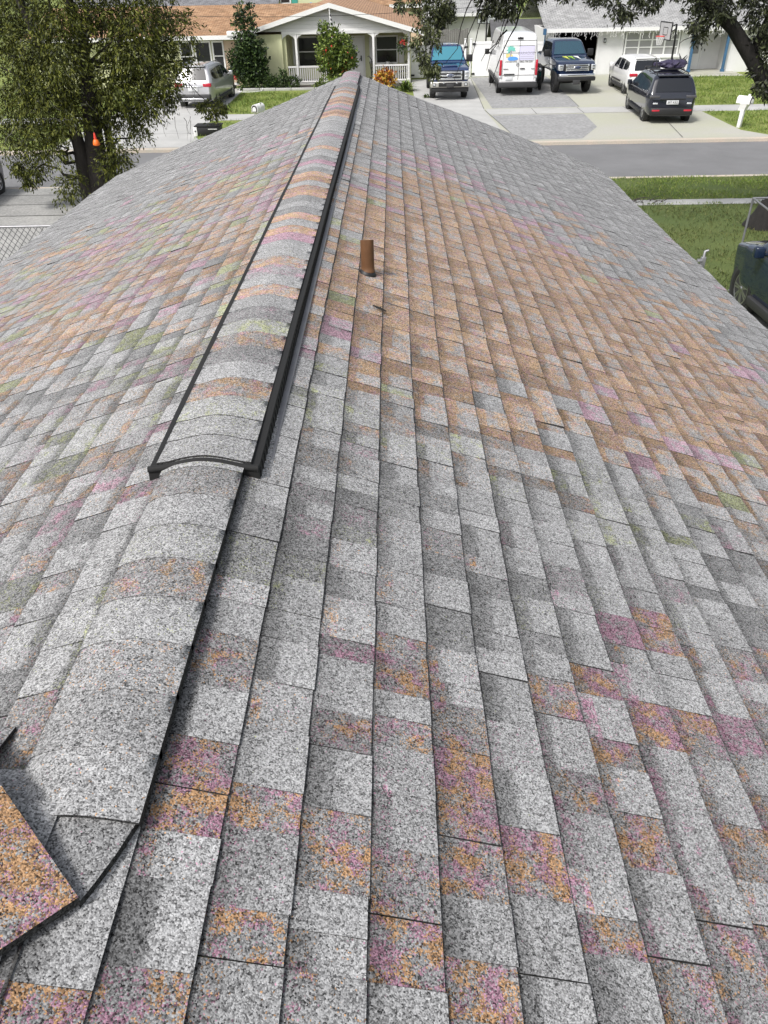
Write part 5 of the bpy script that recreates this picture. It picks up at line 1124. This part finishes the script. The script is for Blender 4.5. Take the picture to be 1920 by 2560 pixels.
# red hose reel cart
hr = thing('hose_reel_cart', 'red hose reel cart beside the front wheel of the silver SUV', 'hose reel', (-9.55,53.75,.0))
m = MB(); m.rbox(-.22,.18,-.15,.15,.48,.88,.04); m.build('reel_case', mat('red_plastic', (.60,.03,.03), .45), hr)
m = MB()
for y in (-.17,.17): m.tube([(-.24,y,.05),(-.22,y,.5),(.20,y,.92),(.34,y,1.25)], .02, 6); m.tube([(.22,y,.02),(.20,y,.9)], .018, 6)
m.tube([(.34,-.17,1.25),(.34,.17,1.25)], .02, 6); m.build('frame', mat('salmon_frame', (.62,.22,.18), .5), hr)
for y in (-.2,.2):
    m = MB(); m.lathe([(.02,-.03),(.11,-.03),(.12,0),(.11,.03),(.02,.03)], 18, Matrix.Translation((-.2,y,.12)) @ Matrix.Rotation(PI/2,4,'X')); m.build('wheel', M['tyre'], hr)
m = MB(); m.rbox(-.16,.14,-.13,.13,.18,.34,.03); m.build('tray', M['white'], hr)
hs_ = MB(); hs_.tube([(-9.3+.0,53.5,.16)]+[(-9.2+1.35*t, 52.0-.35*math.sin(t*PI)+.1*t, .03) for t in [k/14 for k in range(15)]]+[(-7.8,52.35,.15)], .022, 6); tag(hs_.build('garden_hose', M['white']), 'white garden hose looped on the drive by the red reel', 'hose')
# mailboxes
def mailbox(loc, lean, rz, label, post_h):
    t = thing('mailbox', label, 'mailbox', loc, rz, 'roadside mailboxes'); t.rotation_euler = (0, lean, rz)
    p = MB(); p.rbox(-.075,.075,-.075,.075,-.05,post_h,.012); p.build('post', M['white'], t)
    b = MB(); prof = [(-.16,0),(.16,0)]+[(.16*math.cos(a), .14+.16*math.sin(a)) for a in [PI*k/10 for k in range(11)]]
    b.prism([(x, -.30, post_h+z) for x, z in prof], (0,.62,0)); b.prism([(-.15,-.2,post_h),(.15,-.2,post_h),(.06,-.08,post_h-.28),(-.06,-.08,post_h-.28)], (0,.3,0)); bo = b.build('box', M['white'], t)
    d = MB(); pr = [(-.13,.03),(.13,.03)]+[(.13*math.cos(a), .14+.13*math.sin(a)) for a in [PI*k/10 for k in range(11)]]; d.prism([(x,-.325,post_h+z) for x, z in pr], (0,.024,0)); d.build('rim', M['greyplastic'], bo)
    d = MB(); pr = [(-.09,.04),(.09,.04)]+[(.09*math.cos(a), .12+.09*math.sin(a)) for a in [PI*k/10 for k in range(11)]]; d.prism([(x,-.335,post_h+z) for x, z in pr], (0,.01,0)); d.build('door', M['white'], bo)
    f = MB(); f.box(.162,.175,-.1,-.07,post_h+.1,post_h+.36); f.box(.162,.175,-.1,.02,post_h+.28,post_h+.36); f.build('signal_flag', M['white'], bo)
    return t
mailbox((15.1,37.2,0), rad(4), rad(38), 'white mailbox on a leaning white post on the verge beside the drive', .92)
mailbox((-5.85,37.3,0), 0, rad(-22), 'pale mailbox with rounded top peeking over the left roof slope', .98)
ub = thing('utility_box', 'low black box with white end panel on the far drive above the left roof edge', 'box', (-8.75,37.5,.012))
m = MB(); m.rbox(.02,1.05,0,.75,.0,.36,.03); m.build('body', M['black'], ub); m = MB(); m.rbox(-.06,1.12,-.03,.78,.365,.41,.02); m.tube([(.6,.1,.44),(1.1,.1,.44)], .05, 8); m.build('lid', M['blackmat'], ub); m = MB(); m.rbox(-.10,.06,-.03,.75,0,.36,.01); m.build('end_panel', M['white'], ub); m = MB(); m.lathe([(.001,0),(.035,0),(.03,.02)], 12, Matrix.Translation((-.02,-.031,.2)) @ Matrix.Rotation(PI/2,4,'X')); m.build('knob', M['black'], ub); m = MB(); m.box(.55,.95,-.012,.012,.26,.285); m.build('trim', M['white'], ub)
of = thing('hanging_feeder', 'orange cone shaped feeder hanging in the leafy tree beside its trunk', 'bird feeder', (-8.58,24.2,1.98)); of.scale = (.62,.62,.75)
om = mat('orange_plastic', (.80,.16,.02), .45); m = MB(); m.lathe([(.001,.0),(.10,.0),(.16,.03),(.15,.10),(.11,.20),(.07,.22)], 18); m.build('tray', om, of); m = MB(); m.lathe([(.07,.22),(.055,.34),(.03,.44),(.001,.47)], 18); m.build('cone', mat('red_orange', (.65,.05,.03), .4), of); m = MB(); m.tube([(0,0,.46),(0,0,1.1)], .006, 4); m.build('cord', M['black'], of)
# wire fence left of the house
cf = thing('chain_link_fence', 'grey chain link fence with top rail left of the house below the concrete drive', 'fence', (0,19.0,0))
m = MB(); m.tube([(-13,0,1.12),(-5.0,0,1.12)], .028, 8); m.build('top_rail', M['steel'], cf)
for x in (-12.8,-10.2,-7.9,-5.1): m = MB(); m.tube([(x,0,0),(x,0,1.17)], .03, 8); m.lathe([(.035,1.16),(.03,1.2),(.001,1.22)], 10, Matrix.Translation((x,0,0))); m.build('post', M['steel'], cf)
m = MB(); x = -13.0
while x < -5.0:
    for s_, y in ((1,.012),(-1,-.012)):
        a, b = Vector((x,y,0)), Vector((x+s_*.95,y,1.1)); 
        if b.x < -13 or b.x > -4.9: continue
        m.tube([a, b], .008, 3, False, False)
    x += .15
m.build('wire_mesh', M['galv'], cf)
# canopy frame over the near SUV
cn = thing('canopy_frame', 'bare grey tube canopy frame standing over the near black SUV', 'frame', (0,0,0))
m = MB()
for a, b in (((7.52,16.95),(10.2,16.95)),((10.2,16.95),(10.2,11.4)),((10.2,11.4),(7.2,11.4)),((7.2,11.4),(7.52,16.95))): m.tube([(a[0],a[1],1.98),(b[0],b[1],1.98)], .022, 8)
m.build('top_rail', M['steel'], cn)
for x, y in ((7.52,16.95),(7.2,13.5),(10.2,16.95),(10.2,11.4),(7.2,11.4)): m = MB(); m.tube([(x,y,0),(x,y,1.98)], .024, 8); m.lathe([(.05,0),(.05,.015),(.03,.02)], 10, Matrix.Translation((x,y,.01))); m.build('post', M['steel'], cn)
# palm debris on the near sidewalk
m = MB(); rr = random.Random(3)
for k in range(16):
    a = Vector((7.7+rr.uniform(-.5,.5), 24.75+rr.uniform(-.2,.15), .02)); d = Vector((rr.uniform(-.5,.5), rr.uniform(-.1,.15), rr.uniform(0,.15))); m.tube([a, a+d*.6+Vector((0,0,.04)), a+d], [.012,.01,.004], 4)
tag(m.build('fallen_branch', M['twig']), 'dark twiggy fallen branch across the near sidewalk', 'branch')
